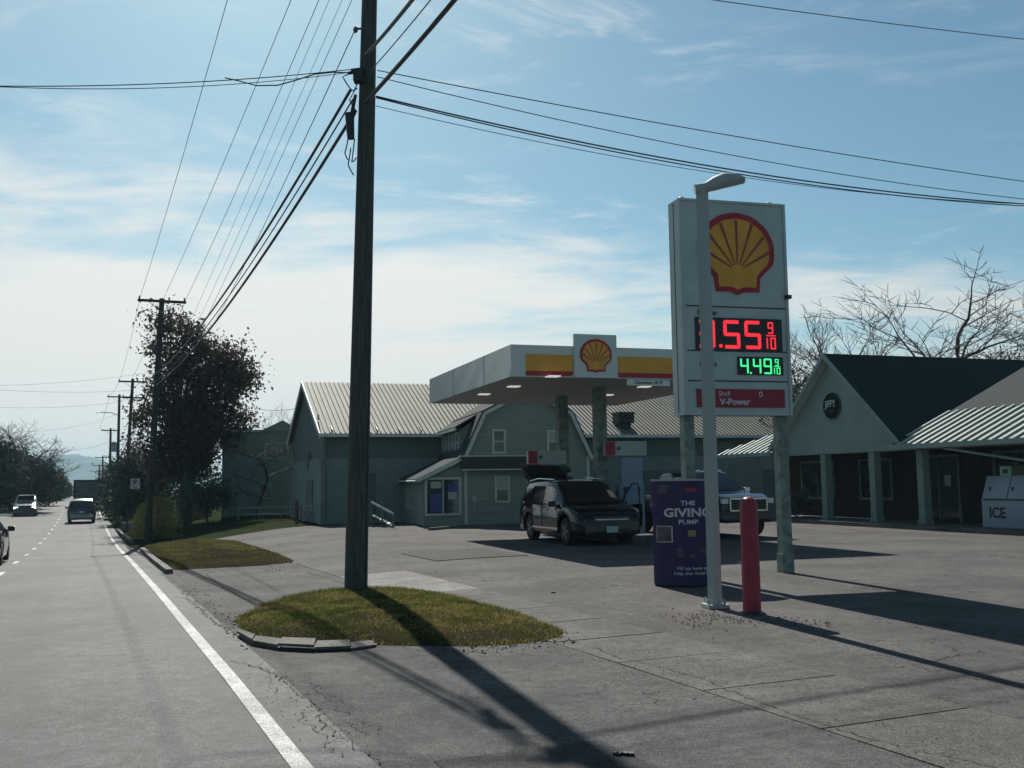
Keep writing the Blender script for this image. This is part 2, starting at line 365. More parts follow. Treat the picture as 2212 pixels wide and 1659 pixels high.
m_patch = ground_mat('patch_asphalt', (0.060, 0.060, 0.061), (0.048, 0.048, 0.049), 0.9, spec=0.05)
for (pu0, pu1, pv0, pv1) in ((4.6, 6.4, 2.1, 3.3), (22.5, 25.5, 7.5, 9.8)):
    sheet('asphalt_patch', rng(pu0, pu1, .7), rng(pv0, pv1, .5), m_patch, 0.0135)
# side lot left of the road, where the oncoming car waits
sheet('side_lot', rng(40, 100, 3), [-30, -22, -16, -12, -9.6], m_lot, 0.004)
# painted lines
def line(name, v, u0, u1, w, mat, lab=None, dz=0.018):
    o = sheet(name, rng(u0, u1, 1.5), [v-w/2, v+w/2], mat, dz); return o
line('edge_line', 1.30, -20, 76, 0.13, m_paint); line('edge_line', 1.30, 84, 130, 0.13, m_paint)
for k in range(15):
    line('lane_dash', -1.88, 21.5+6.1*k, 21.5+6.1*k+1.7, 0.13, m_paint)
for k in range(5):
    line('lane_dash', -5.3, 50+12*k, 53+12*k, 0.12, m_paint)
# sidewalk: every slab a part of it
sw = thing('sidewalk', 'concrete sidewalk', None); sw['kind'] = 'structure'; del sw['label']
for k in range(19):
    u0 = -3.0+1.5*k
    b = MB(); g = 0.012
    for (uu, vv) in ((u0+g, 4.85), (u0+1.5-g, 4.85), (u0+1.5-g, 6.25), (u0+g, 6.25)):
        x, y = xy(uu, vv); b.v.append((x, y, terr(x, y)+0.008+random.uniform(-.003, .003)))
    top = [Vector(p) for p in b.v]; b = MB(); b.slab(top, (0, 0, -0.08))
    o = b.build('slab', m_conc2 if k in (13, 14, 15) else m_conc, sw)
    if k in (13, 14, 15): o['label'] = 'paler newer slab'
# ------------------------------------------------------------------ grass verges
def verge(name, px, h, label, seedn, group=None, blades=9000, sink=0.0, mid=None):
    P = [hit(*q) for q in px]; c = sum(P, Vector())/len(P)
    t = thing(name, label, 'grass verge', c)
    N_ = 48; ring = []
    # resample outline
    pts = P+[P[0]]; L = [0]
    for a, b_ in zip(pts, pts[1:]): L.append(L[-1]+(b_-a).length)
    for i in range(N_):
        s = L[-1]*i/N_
        for j in range(len(L)-1):
            if L[j] <= s <= L[j+1]:
                ring.append(pts[j].lerp(pts[j+1], (s-L[j])/(L[j+1]-L[j]+1e-9))); break
    ring = [c.lerp(ring[i]*0.7+ring[i-1]*0.15+ring[(i+1) % N_]*0.15, 1.03) for i in range(N_)]
    K = 9; b = MB(); rnd = random.Random(seedn)
    for k in range(K+1):
        f = k/K
        for i in range(N_):
            q = c.lerp(ring[i], f); jit = 0.03*rnd.uniform(-1, 1) if k == K else 0
            hh = h*(1-f**2.6)+0.022*sin(q.x*7+seedn)*cos(q.y*5)*(1-f)+(0.015*(1-f))
            b.v.append((q.x-c.x+jit, q.y-c.y+jit, terr(q.x, q.y)-c.z+hh-(0.03 if k == K else 0)+0.012))
    for k in range(K):
        for i in range(N_):
            a = k*N_+i; e = k*N_+(i+1) % N_
            b.f.append((a, e, e+N_, a+N_)); b.mi.append(0)
    b.build('soil', m_soil, t, smooth=True, sharp=80)
    g = MB(); 
    for _ in range(blades):
        i = rnd.random()*N_; f = math.sqrt(rnd.random())
        a = ring[int(i) % N_].lerp(ring[(int(i)+1) % N_], i % 1)
        q = c.lerp(a, f*0.97)
        dens = 0.5+0.5*sin(q.x*2.1+seedn)*cos(q.y*1.7+2)+0.15
        if rnd.random() > dens+0.45 or (f > .80+.1*sin(i*1.7+seedn) and rnd.random() < .72) or (q.y < c.y-.8 and q.x < c.x+.9 and rnd.random() < .45): continue
        z = terr(q.x, q.y)-c.z+h*(1-f**2.6)+0.022*sin(q.x*7+seedn)*cos(q.y*5)*(1-f)+0.012
        an = rnd.uniform(0, 2*pi); ln = rnd.uniform(.015, .05); w = rnd.uniform(.004, .010); ld = rnd.uniform(-.05, .05)
        x, y = q.x-c.x, q.y-c.y
        g.add([(x-w*cos(an), y-w*sin(an), z-.005), (x+w*cos(an), y+w*sin(an), z-.005), (x+ld*sin(an), y+ld*cos(an), z+ln)], [(0, 1, 2)])
    go = g.build('grass', m_grass, t); go['kind'] = 'stuff'
    return t, ring
near_px = [(505, 1338), (560, 1308), (640, 1283), (740, 1270), (850, 1268), (970, 1285), (1120, 1325), (1246, 1374), (1180, 1390), (1040, 1402), (960, 1400), (760, 1396), (600, 1388), (520, 1372)]
verge('grass_verge', near_px, 0.10, 'mounded grass verge around the foot of the big near utility pole', 3, blades=70000)
verge('grass_verge', [(305, 1182), (350, 1170), (420, 1163), (510, 1168), (600, 1195), (648, 1216), (560, 1225), (440, 1228), (372, 1236), (330, 1208)], 0.14, 'low mown grass verge beside the kerb beyond the first driveway', 5, blades=26000)
verge('grass_verge', [(245, 1128), (300, 1120), (345, 1124), (372, 1140), (395, 1143), (350, 1150), (290, 1160), (262, 1150)], 0.10, 'small bare verge around the no parking sign', 9, blades=3500)
# storm drain: kerb slab over a dark inlet
dp = hit(640, 1408); dq = hit(525, 1400)
t = thing('storm_drain', 'low concrete kerb inlet with dark opening at the foot of the near grass verge', 'storm drain', hit(650, 1404), radians(0))
o_ = t.location.copy()
arc = [hit(x, y)-o_ for x, y in ((512, 1378), (545, 1397), (600, 1407), (680, 1411), (760, 1408), (812, 1400))]
arcb = [hit(x, y)-o_ for x, y in ((516, 1376), (552, 1390), (610, 1397), (685, 1400), (758, 1398), (806, 1394))]
b = MB()
for i in range(5):
    dzk = (.0, -.012, .004, -.02, -.045)[i]; e_ = arc[i].lerp(arc[i+1], .975); eb_ = arcb[i].lerp(arcb[i+1], .96)
    b = MB(); b.slab([arc[i]+Vector((0, 0, .085+dzk)), e_+Vector((0, 0, .085+dzk)), eb_+Vector((0, 0, .105+dzk)), arcb[i]+Vector((0, 0, .105+dzk))], (0, 0, -.03)); b.build('inlet_slab', m_kerb, t)
b = MB()
b = MB()
for i in range(5):
    a, e = arc[i]*.97+arcb[i]*.03, arc[i+1]*.97+arcb[i+1]*.03
    b.slab([a+Vector((0, .03, 0)), e+Vector((0, .03, 0)), e+Vector((0, .03, .036)), a+Vector((0, .03, .036))], (0, .04, 0))
b.build('inlet_mouth', m_black, t)
# kerbs along the second verge
def kerb(pxs, lab, w=0.16, hh=0.12):
    P = [hit(*q) for q in pxs]; c = P[0]; t = thing('kerb', lab, 'kerb', c)
    for a, b_ in zip(P, P[1:]):
        n = max(1, int((b_-a).length/1.2))
        for k in range(n):
            s = a.lerp(b_, k/n)-c; e = a.lerp(b_, (k+.985)/n)-c; d = (e-s).normalized(); nrm = Vector((-d.y, d.x, 0))*w
            m_ = MB(); m_.slab([s+Vector((0, 0, hh)), e+Vector((0, 0, hh)), e-nrm+Vector((0, 0, hh)), s-nrm+Vector((0, 0, hh))], (0, 0, -hh-.08)); m_.build('kerb_stone', m_kerb, t)
kerb([(358, 1241), (326, 1214), (302, 1190)], 'raised kerb between the road and the second grass verge')
kerb([(283, 1172), (262, 1158), (250, 1146)], 'short kerb at the foot of the no parking sign verge')
kerb([(1120, 1136), (1000, 1140), (930, 1146)], 'low pale kerb at the foot of the gambrel house front', 0.14, 0.1)
# loose stones, leaf litter and debris
def scatter(name, regs, lab, cat, mat, n, smin, smax, seedn, flat=0.5, jx=9, jy=4):
    rnd = random.Random(seedn); b = MB()
    for (x0, y0, x1, y1, wt) in regs:
        for _ in range(int(n*wt)):
            tt = rnd.random(); x = x0+(x1-x0)*tt+rnd.gauss(0, jx); y = y0+(y1-y0)*tt+rnd.gauss(0, jy)
            q = hit(x, y); s = rnd.uniform(smin, smax); an = rnd.uniform(0, pi)
            vs = []
            for k in range(5):
                a = an+2*pi*k/5; rr = s*rnd.uniform(.6, 1.1); vs.append(Vector((q.x+rr*cos(a), q.y+rr*sin(a)*rnd.uniform(.4, 1), q.z+.012)))
            top = Vector((q.x, q.y, q.z+.015+s*flat)); b.add(vs+[top], [(k, (k+1) % 5, 5) for k in range(5)])
    o = b.build(name, mat); tag(o, lab, cat, kind='stuff')
scatter('leaf_litter', [(1480, 1330, 1640, 1345, 1), (1640, 1340, 1790, 1350, .6), (940, 1412, 1245, 1385, 1), (490, 1335, 540, 1400, .8), (380, 1240, 500, 1345, .5), (560, 1228, 640, 1228, .4), (1420, 1330, 1560, 1365, .4)],
        'dry leaves and crumbs of debris gathered by the kerbs and post feet', 'leaf litter', m_litter, 110, .008, .026, 11, .5, 13, 6)
scatter('gravel', [(540, 1430, 760, 1600, .5), (1100, 1400, 1560, 1450, .6), (1250, 1390, 2100, 1650, .7), (700, 1180, 1400, 1300, .35), (1650, 1250, 2100, 1300, .25)],
        'loose gravel and chips strewn on the tarmac', 'gravel', m_rubble, 260, .003, .011, 12, .5, 45, 22)
for (x, y, s, lab) in ((1349, 1636, .05, 'dark crumpled scrap lying on the tarmac at the bottom of the frame'), (1195, 1281, .03, 'small dark stone on the lot in front of the fuel canopy'), (1500, 1512, .02, 'tiny dark stone on the lot right of the sidewalk corner')):
    q = hit(x, y); b = MB(); rnd = random.Random(int(x))
    for k in range(4): b.box((rnd.uniform(-s, s), rnd.uniform(-s, s)*.6, s*.35), (s*rnd.uniform(.5, 1), s*.7, s*.6), rz=rnd.uniform(0, 3))
    o = b.build('debris', m_black); o.location = q; tag(o, lab, 'debris')
# cracks and open joints in the tarmac
m_crack = M('crack_tar', (0.022, 0.021, 0.020), 1)
def cracks(lines, name, lab, seedn):
    rnd = random.Random(seedn); b = MB()
    for (pts, w, jit) in lines:
        P = [hit(*q) for q in pts]; F = []
        for a, e in zip(P, P[1:]):
            n = max(2, int((e-a).length/.07))
            for k in range(n):
                q = a.lerp(e, k/n); F.append(Vector((q.x+rnd.gauss(0, jit), q.y+rnd.gauss(0, jit), 0)))
        F.append(P[-1])
        for a, e in zip(F, F[1:]):
            if rnd.random() < .10: continue
            d = (e-a); d.z = 0; d = d.normalized() if d.length > 1e-6 else Vector((1, 0, 0)); nn = Vector((-d.y, d.x, 0)); w0, w1 = w*rnd.uniform(.3, 1.3), w*rnd.uniform(.3, 1.3)
            vs = [a+nn*w0, a-nn*w0, e-nn*w1, e+nn*w1]
            b.add([(v.x, v.y, terr(v.x, v.y)+.0215) for v in vs], [(0, 1, 2, 3)])
    o = b.build(name, m_crack); tag(o, lab, kind='stuff'); o['category'] = 'cracks'; return o
cracks([([(505, 1430), (560, 1446), (600, 1462), (640, 1500), (680, 1530), (705, 1575), (760, 1612), (820, 1655)], .006, .022),
        ([(540, 1440), (575, 1450), (612, 1470), (655, 1485)], .004, .02), ([(600, 1462), (640, 1475), (672, 1478), (700, 1500), (740, 1520)], .005, .025), ([(640, 1500), (690, 1502), (730, 1530), (770, 1548)], .004, .025),
        ([(705, 1575), (745, 1562), (790, 1590)], .004, .02), ([(680, 1530), (650, 1560), (690, 1590), (740, 1640)], .004, .03), ([(575, 1450), (590, 1490), (640, 1520)], .003, .025),
        ([(350, 1240), (400, 1285), (430, 1320), (470, 1350), (505, 1372)], .010, .03), ([(380, 1290), (420, 1300), (440, 1330)], .006, .03), ([(445, 1240), (480, 1268), (520, 1290), (552, 1308)], .016, .008),
        ([(1238, 1388), (1290, 1402), (1335, 1422), (1420, 1440), (1520, 1470), (1600, 1502), (1700, 1540), (1800, 1572), (1870, 1595), (1960, 1620), (2060, 1640), (2150, 1661)], .007, .012),
        ([(1216, 1300), (1280, 1310), (1340, 1318), (1420, 1328)], .006, .015), ([(1420, 1330), (1500, 1352), (1580, 1362)], .004, .012), ([(1335, 1411), (1440, 1402), (1550, 1388), (1640, 1378)], .006, .004), ([(1585, 1462), (1700, 1448), (1830, 1432)], .005, .006), ([(1700, 1512), (1780, 1500)], .005, .004),
        ([(665, 1238), (745, 1262)], .012, .004), ([(1720, 1240), (1850, 1262)], .004, .01), ([(870, 1400), (960, 1418), (1040, 1410)], .006, .02), ([(1100, 1270), (1200, 1276), (1290, 1290)], .003, .01)],
       'pavement_crack', 'branching cracks and open joints in the grey tarmac', 5)
# ------------------------------------------------------------------ utility poles
def insul(b, p):
    b.lathe([(.02, 0), (.045, .03), (.03, .07), (.05, .09), (.03, .15)], 8, p)
def upole(px, name, label, h, r0, r1, lean, arms, mat, extras=None, rza=radians(22.7)):
    P = hit(*px) if not isinstance(px, Vector) else px
    t = thing(name, label, 'utility pole', P)
    L = Vector((lean[0], lean[1], 0))
    b = MB(); b.tube([L*(k/8)+Vector((0, 0, h*k/8-(.3 if k == 0 else 0))) for k in range(9)], [r0+(r1-r0)*k/8 for k in range(9)], 14); b.build('shaft', mat, t, smooth=True, sharp=60)
    ax = Vector((cos(rza), sin(rza), 0)); ay = Vector((-sin(rza), cos(rza), 0)); heads = []
    for (za, wl, wr) in arms:
        c = L*(za/h)+Vector((0, 0, za)); b = MB()
        rc = r0+(r1-r0)*za/h
        c2 = c-ay*(rc+.06)
        mdl = c2+ax*((wr-wl)/2); b.box(mdl, (wl+wr, .11, .12), rz=rza); b.build('crossarm', mat, t)
        b = MB()
        for s_ in (-1, 1):
            b.tube([c2+ax*s_*min(wl, wr)*.55+Vector((0, 0, -.05)), c-ay*(rc+.02)+Vector((0, 0, -.55))], .016, 5)
        b.build('arm_brace', m_steel, t)
        for s_, ww in ((-1, wl), (1, wr)):
            q = c2+ax*s_*(ww-.08)+Vector((0, 0, .06)); ib = MB(); insul(ib, q); ib.build('insulator', m_ins, t, smooth=True); heads.append(P+q+Vector((0, 0, .15)))
        q = c2+ax*.32+Vector((0, 0, .06)); ib = MB(); insul(ib, q); ib.build('insulator', m_ins, t, smooth=True); heads.append(P+q+Vector((0, 0, .15)))
    return t, P, L, heads, ax, ay
P1 = hit(768, 1276)
t1, P1, L1, H1, ax, ay = upole((768, 1277), 'utility_pole', 'tall thick dark wooden utility pole standing in the near grass verge', 12.6, .205, .13, (.28, 0), [(11.9, 1.85, 1.15)], m_pole)
Y1 = P1.y
def onp(x, y): return AT(x, y, Y1-.25)-P1
# hardware of the near pole
b = MB(); 
for (x, y) in ((758, 152), (752, 158)): b.tube([onp(x, y), onp(790, y-4)], .03, 6)
b.box(onp(774, 165), (.16, .2, .22)); b.build('cable_bracket', m_wire, t1)
b = MB(); b.tube([onp(768, 205), onp(752, 285)], [.03, .04], 8); b.tube([onp(755, 245), onp(758, 300)], [.085, .065], 8); b.build('splice_case', m_wire, t1, smooth=True)
for k, pts in enumerate([((765, 150), (740, 165), (760, 195), (772, 190)), ((758, 320), (752, 355), (764, 378)), ((766, 300), (760, 350), (770, 340)), ((772, 180), (755, 215), (770, 240), (758, 265)), ((752, 300), (745, 330), (752, 345))]):
    b = MB(); q = [onp(*p) for p in pts]; sm = []
    for i in range(len(q)-1):
        for s in range(4): sm.append(q[i].lerp(q[i+1], s/4)+Vector((0, 0, -.02*sin(pi*s/4))))
    sm.append(q[-1]); b.tube(sm, .012, 5); b.build('hanging_lead', m_wire, t1)
b = MB(); b.tube([onp(790, 62), onp(766, 62)], .02, 6); b.lathe([(.03, 0), (.05, .05), (.03, .1)], 8, onp(768, 70)); b.build('side_insulator', m_ins, t1)
b = MB(); b.tube([Vector((.19, -.09, -.1)), Vector((.30, -.07, 8.5))], .018, 6); b.build('ground_wire_guard', m_wire, t1)
P2 = hit(318, 1168)
def topz(px, py, Y): return AT(px, py, Y).z
h2 = topz(350, 645, P2.y)-P2.z
t2, P2, L2, H2, _, _ = upole((318, 1168), 'utility_pole', 'second utility pole with a T crossarm in front of the brown leaved tree', h2, .17, .12, (AT(350, 645, P2.y).x-P2.x, 0), [(h2-.16, 1.1, 1.1)], m_pole2)
b = MB(); b.box((L2.x+.62, -.2, h2-.62), (.06, .06, .32)); b.build('hanging_fuse', m_ins, t2)
b = MB()
for zz in (4.9, 4.55, 4.3): b.tube([Vector((L2.x*zz/h2-.22, -.1, zz)), Vector((L2.x*zz/h2+.05, -.2, zz-.06))], .03, 6)
b.build('strand_clamp', m_steel, t2)
far_poles = []
for i, (bx, by, Y, tx, ty, w, lab) in enumerate([
    (268, 1118, 79, 287, 818, 1.05, 'third utility pole down the road with a wide crossarm'),
    (252, 1112, 95, 258, 852, 1.05, 'fourth utility pole down the road carrying a street light arm'),
    (236, 1105, 112, 239, 925, .95, 'fifth utility pole down the road carrying a transformer can'),
    (221, 1095, 160, 222, 985, 1.1, 'distant utility pole with a low crossarm before the hill'),
    (213, 1090, 190, 215, 1003, 1.0, 'farthest utility pole above the road side trees')]):
    X = AT(bx, by, Y).x; z = terr(X, Y); T = AT(tx, ty, Y); h = T.z-z
    r_ = upole(Vector((X, Y, z)), 'utility_pole', lab, h, .16, .11, (T.x-X, 0), [(h-.25, w, w)]+([(h-1.5, .7, .9)] if i == 0 else []), m_pole2)
    far_poles.append(r_)
    tt = r_[0]; L = r_[2]
    if i == 0:
        b = MB(); b.box((L.x*.75+.28, 0, h-3.3), (.16, .3, 1.0)); b.build('transformer', m_ins, tt)
    if i == 1:
        b = MB(); b.tube([Vector((L.x*.8, 0, h-2.0)), Vector((L.x*.8-.5, -.5, h-1.75)), Vector((L.x*.8-1.3, -1.2, h-1.75))], .035, 6); b.build('lamp_arm', m_steel, tt)
        b = MB(); b.lathe([(.02, 0), (.13, .03), (.12, .1), (.02, .13)], 10, (L.x*.8-1.5, -1.35, h-1.85)); b.build('lamp_head', m_steel, tt)
    if i == 2:
        b = MB(); b.lathe([(.3, 0), (.32, .1), (.32, 1.0), (.2, 1.1)], 12, (L.x*.8+.5, -.1, h-2.6)); b.build('transformer', m_steel, tt)
# ------------------------------------------------------------------ wires
def wire(a, b_, sag, r, label, seg=28, name='overhead_wire', cat='wire', mat=None):
    a = Vector(a); b_ = Vector(b_); m_ = MB(); pts = []
    for i in range(seg+1):
        s = i/seg; p = a.lerp(b_, s); p.z -= sag*4*s*(1-s); pts.append(p-a)
    m_.tube(pts, r, 5); o = m_.build(name, mat or m_wire, smooth=True, sharp=80); o.location = a
    return tag(o, label, cat, 'overhead wires')
def W2(p, q, Yp, Yq, sag, r, label, **k): return wire(AT(p[0], p[1], Yp), AT(q[0], q[1], Yq), sag, r, label, **k)
Y2 = P2.y
# phases from the near pole's arm (above the frame) to the second pole
W2((583, -330), (303, 641), Y1, Y2, .25, .009, 'leftmost thin power wire running to the left end of the second crossarm')
W2((762, -330), (359, 632), Y1, Y2, .25, .009, 'power wire meeting the middle insulator of the second pole')
W2((830, -335), (400, 650), Y1, Y2, .25, .009, 'power wire running to the right end of the second crossarm')
W2((845, -320), (414, 688), Y1, Y2, .15, .006, 'hair thin wire just right of the right crossarm wire')
W2((878, -320), (428, 694), Y1, Y2, .15, .006, 'thin wire entering the crown of the brown tree at its top')
W2((893, -300), (440, 700), Y1, Y2, .15, .008, 'wire dropping into the top of the brown tree')
W2((768, 62), (462, 700), Y1-.2, Y2+2, .2, .010, 'wire tied to the left side of the near pole and dropping to the tree')
# telecom bundle
P2m = Vector((P2.x+L2.x*.6, P2.y-.25, 0))
for (p, q, r, lab) in (((757, 195), (337, 808), .030, 'upper thick telephone cable of the bundle left of the near pole'), ((762, 215), (337, 823), .016, 'middle telephone cable of the bundle left of the near pole'), ((768, 240), (336, 833), .034, 'lowest and thickest cable hanging in front of the brown tree')):
    a = AT(p[0], p[1], Y1-.25); e = AT(q[0], q[1], Y2-.3); wire(a, e, .62, r, lab, name='telephone_cable', cat='cable', seg=40)
# cables towards the camera, upper right
for (p, q, r, lab) in (((815, 88), (892, -10), .050, 'left one of the cables leaving the near pole to the top right'), ((815, 134), (932, -10), .016, 'thin middle cable leaving the near pole to the top right'), ((815, 190), (983, -10), .062, 'thickest cable leaving the near pole to the top right')):
    a = AT(p[0]-25, p[1]+30, Y1-.3); d = AT(q[0], q[1], 13.0); e = a+(d-a)*1.6
    wire(a, e, .05, r*.62, lab, name='telephone_cable', cat='cable')
# left service lines
W2((757, 150), (-120, 184), Y1-.2, 15.5, .12, .009, 'upper horizontal service wire going left from the near pole')
W2((757, 156), (-120, 181), Y1-.2, 15.6, .18, .007, 'lower horizontal service wire going left from the near pole')
a = [AT(x, y, Y1-.1) for x, y in ((752, 157), (720, 156), (680, 160), (640, 173), (600, 184), (555, 185), (522, 176), (486, 168))]
m_ = MB(); m_.tube([p-a[0] for p in a], .012, 5); o = m_.build('cable_loop', m_wire); o.location = a[0]; tag(o, 'drooping slack loop of cable left of the near pole', 'cable', 'overhead wires')
# right service lines
W2((815, 152), (2330, 408), Y1-.1, 24, .12, .010, 'topmost of the wires going right from the near pole')
W2((815, 166), (2330, 442), Y1-.1, 24, .30, .009, 'second of the wires going right from the near pole')
W2((812, 208), (2330, 447), Y1-.1, 24, .38, .016, 'thick black service cable going right above the price sign')
W2((812, 211), (2330, 450), Y1-.1, 24, .42, .013, 'black service cable lying just under the thick one on the right')
W2((812, 229), (2330, 444), Y1-.1, 24, .42, .007, 'lowest thin wire going right from the near pole')
W2((1500, -6), (2330, 97), 20, 26, .05, .010, 'lone wire crossing the top right corner of the sky')
# beyond the second pole
W2((303, 641), (258, 822), Y2, 79, .3, .008, 'wire from the second crossarm to the third one')
W2((400, 652), (313, 825), Y2, 79, .3, .008, 'wire from the right end of the second crossarm into the leaves')
W2((357, 636), (286, 815), Y2, 79, .3, .008, 'middle wire between the second and third poles')
W2((334, 812), (277, 950), Y2-.2, 79, .25, .03, 'thick cable between the second and third poles')
W2((334, 830), (274, 965), Y2-.2, 79, .2, .02, 'lower cable between the second and third poles')
W2((258, 822), (236, 855), 79, 95, .2, .012, 'short wire span between the third and fourth poles')
W2((236, 857), (214, 928), 95, 112, .2, .012, 'short wire span between the fourth and fifth poles')
W2((277, 950), (250, 1000), 79, 95, .2, .03, 'cable between the third and fourth poles')
W2((250, 1000), (222, 1020), 95, 150, .3, .03, 'cable fading away behind the fifth pole')
W2((-60, 838), (286, 843), 60, 79, .2, .012, 'level wire crossing the left sky to the third pole')
W2((-60, 834), (334, 803), 40, Y2, .15, .006, 'faint wire rising across the left sky to the second pole')
W2((48, 932), (250, 896), 80, 95, .4, .012, 'sagging service drop from the left trees to the fourth pole')
W2((96, 972), (246, 951), 110, 112, .5, .012, 'lower service drop from the left trees to the fifth pole')
W2((-40, 878), (262, 868), 88, 95, .3, .010, 'faint level wire over the left trees')
W2((510, 868), (640, 882), 62, 60, .3, .014, 'short wire between the brown tree and the barn gable')
# ------------------------------------------------------------------ price sign
ang = radians(15)
sr = AT(1715, 1000, 19.1); sr = Vector((sr.x, 19.1))
dx = Vector((cos(ang), sin(ang)));
# left front edge from pixel column 1478
k_ = (1478-1106)/FPX + 0.0
w_ = (sr.x-k_*sr.y)/(dx.x-k_*dx.y)
cxy = sr-dx*(w_/2)
t = thing('price_sign', 'tall pale roadside fuel price sign with scallop shell emblem and glowing red and green prices', 'price sign', (cxy.x, cxy.y, 0), ang)
hw = w_/2; D = .46; ZT = 6.97; ZB = 2.93
b = MB(); b.box((0, D/2, (ZT+ZB)/2), (2*hw, D, ZT-ZB)); b.build('cabinet', m_cab, t)
b = MB()
for s_ in (-1, 1): b.box((s_*(hw-.02), -.015, (ZT+ZB)/2), (.05, .03, ZT-ZB))
b.box((0, -.015, ZT-.02), (2*hw-.09, .03, .045)); b.box((0, -.015, ZB+.02), (2*hw-.09, .03, .045)); b.build('cabinet_frame', m_cab, t)
b = MB()
for x_, dd in ((-hw+.10, 0), (-hw-.004, .2)):
    if dd: b.box((x_, D*.5, (ZT+ZB)/2), (.006, .02, ZT-ZB-.1))
for zz in (4.95, 4.12, 3.56): b.box((0.02, -.008, zz), (2*hw-.16, .012, .022))
b.build('panel_joint', m_cabd, t)
b = MB()
for x_ in (-hw+.16, hw-.13): b.box((x_, D/2, ZB/2-.05), (.21, .21, ZB+.1))
for i_, x_ in enumerate((-hw+.16, hw-.13)):
    x_ = x_+(.02 if i_ else 0); b_ = MB(); b_.box((x_, D/2+.02, ZB/2-.01), (.20, .20, ZB-.0)); b_.box((x_, D/2+.02, .17), (.23, .23, .36)); b_.build('post', m_post, t)
for s_ in (-1, 1):
    b_ = MB(); b_.tube([Vector((s_*(hw-.18)+.05*cos(a), D/2, ZT+.05+.05*sin(a))) for a in [i*pi/6 for i in range(-1, 8)]], .012, 5); b_.build('lifting_eye', m_steel, t)
b_ = MB(); b_.box((hw-.02, -.06, 5.17), (.1, .1, .07)); b_.build('light_sensor', m_black, t)
def outline(sc=1.0, n=40):
    pts = []
    for i in range(n+1):
        a = radians(-22)+radians(224)*i/n
        r = 1.0*(1+0.012*abs(sin(a*7)))
        pts.append((cos(a)*r*sc*1.0, (sin(a)*r*.92)*sc+.08))
    pts += [(-.60*sc-.0, -.60*sc+.02), (-.57*sc, -.92*sc+.0), (-.18*sc, -.92*sc+.0), (0, -1.0*sc), (.18*sc, -.92*sc), (.57*sc, -.92*sc), (.60*sc, -.60*sc+.02)]
    return pts
def emblem(parent, c, s, y, ry=1.0):
    b = MB(); b.slab([(c[0]+x*s, y, c[1]+z*s*ry) for x, z in outline(1.0)], (0, .03, 0)); b.build('emblem_border', m_brandred, parent)
    b = MB(); b.slab([(c[0]+x*s, y-.008, c[1]+z*s*ry-.02*s) for x, z in outline(.86)], (0, .006, 0)); b.build('emblem_shell', m_yel, parent)
    for k in range(7):
        a = radians(90+(k-3)*21.0); ox = (3-k)*(-.055)
        p0 = Vector((c[0]+(cos(a)*.16)*s, 0, c[1]+(-.42+sin(a)*.16)*s)); rr = 1.20 if abs(k-3) < 2 else (1.10 if abs(k-3) < 3 else .98)
        p1 = Vector((c[0]+cos(a)*rr*s*.98, 0, c[1]+(-.38+sin(a)*rr)*s)); d = (p1-p0).normalized(); nn = Vector((-d.z, 0, d.x))
        w0, w1 = .012*s, .040*s
        b = MB(); b.slab([p0-nn*w0+Vector((0, y-.016, 0)), p1-nn*w1+Vector((0, y-.016, 0)), p1+nn*w1+Vector((0, y-.016, 0)), p0+nn*w0+Vector((0, y-.016, 0))], (0, .007, 0)); b.build('emblem_rib', m_yeld, parent)
emblem(t, (.05, 5.96), .78, -.035, 1.0)
SEG = {'a': ((.1, 1.9), (.9, 1.9)), 'b': ((.95, 1.85), (.95, 1.05)), 'c': ((.95, .95), (.95, .15)), 'd': ((.1, .1), (.9, .1)), 'e': ((.05, .95), (.05, .15)), 'f': ((.05, 1.85), (.05, 1.05)), 'g': ((.1, 1.0), (.9, 1.0))}
DIG = {'3': 'abgcd', '5': 'afgcd', '9': 'abcdfg', '4': 'fgbc', '0': 'abcdef', '1': 'bc'}
def digit(ch, x, z, w, h, th, mat, parent, y=-.03, name='digit'):
    b = MB()
    for s_ in DIG[ch]:
        (x0, z0), (x1, z1) = SEG[s_]
        X0, Z0, X1, Z1 = x+x0*w, z+z0*h/2, x+x1*w, z+z1*h/2
        if abs(X1-X0) > abs(Z1-Z0): b.box(((X0+X1)/2, y, Z0), (abs(X1-X0)+th*.7, .012, th))
        else: b.box((X0, y, (Z0+Z1)/2), (th, .012, abs(Z1-Z0)+th*.7))
    o = b.build(name, mat, parent); return o
def nine10(x, z, w, h, th, mat, parent):
    digit('9', x+.28*w, z+h*.56, w*.5, h*.42, th, mat, parent); digit('1', x-.34*w, z, w*.5, h*.42, th, mat, parent); digit('0', x+.52*w, z, w*.5, h*.42, th, mat, parent)
    b = MB(); b.box((x+.55*w, -.03, z+h*.49), (w*1.05, .012, th*.8)); b.build('fraction_bar', mat, parent)
x0 = -hw+.26; x1 = hw-.16
b = MB(); b.box(((x0+x1)/2, -.018, 4.43), (x1-x0, .02, .62)); b.build('red_price_panel', m_black, t)
dw = .30; dh = .52; z0 = 4.17
for ch, x_ in (('3', x0+.07), ('5', x0+.58), ('5', x0+1.01)): digit(ch, x_, z0, dw, dh, .065, m_ledr, t)
b = MB(); b.box((x0+.50, -.03, z0+.04), (.06, .012, .06)); b.build('decimal_point', m_ledr, t)
nine10(x0+1.43, z0, .19, dh, .026, m_ledr, t)
gx0 = x1-.94
b = MB(); b.box(((gx0+x1)/2, -.018, 3.85), (x1-gx0, .02, .34)); b.build('green_price_panel', m_black, t)
for ch, x_ in (('4', gx0+.06), ('4', gx0+.32), ('9', gx0+.54)): digit(ch, x_, 3.70, .15, .29, .032, m_ledg, t)
b = MB(); b.box((gx0+.262, -.03, 3.715), (.032, .012, .032)); b.build('decimal_point', m_ledg, t)
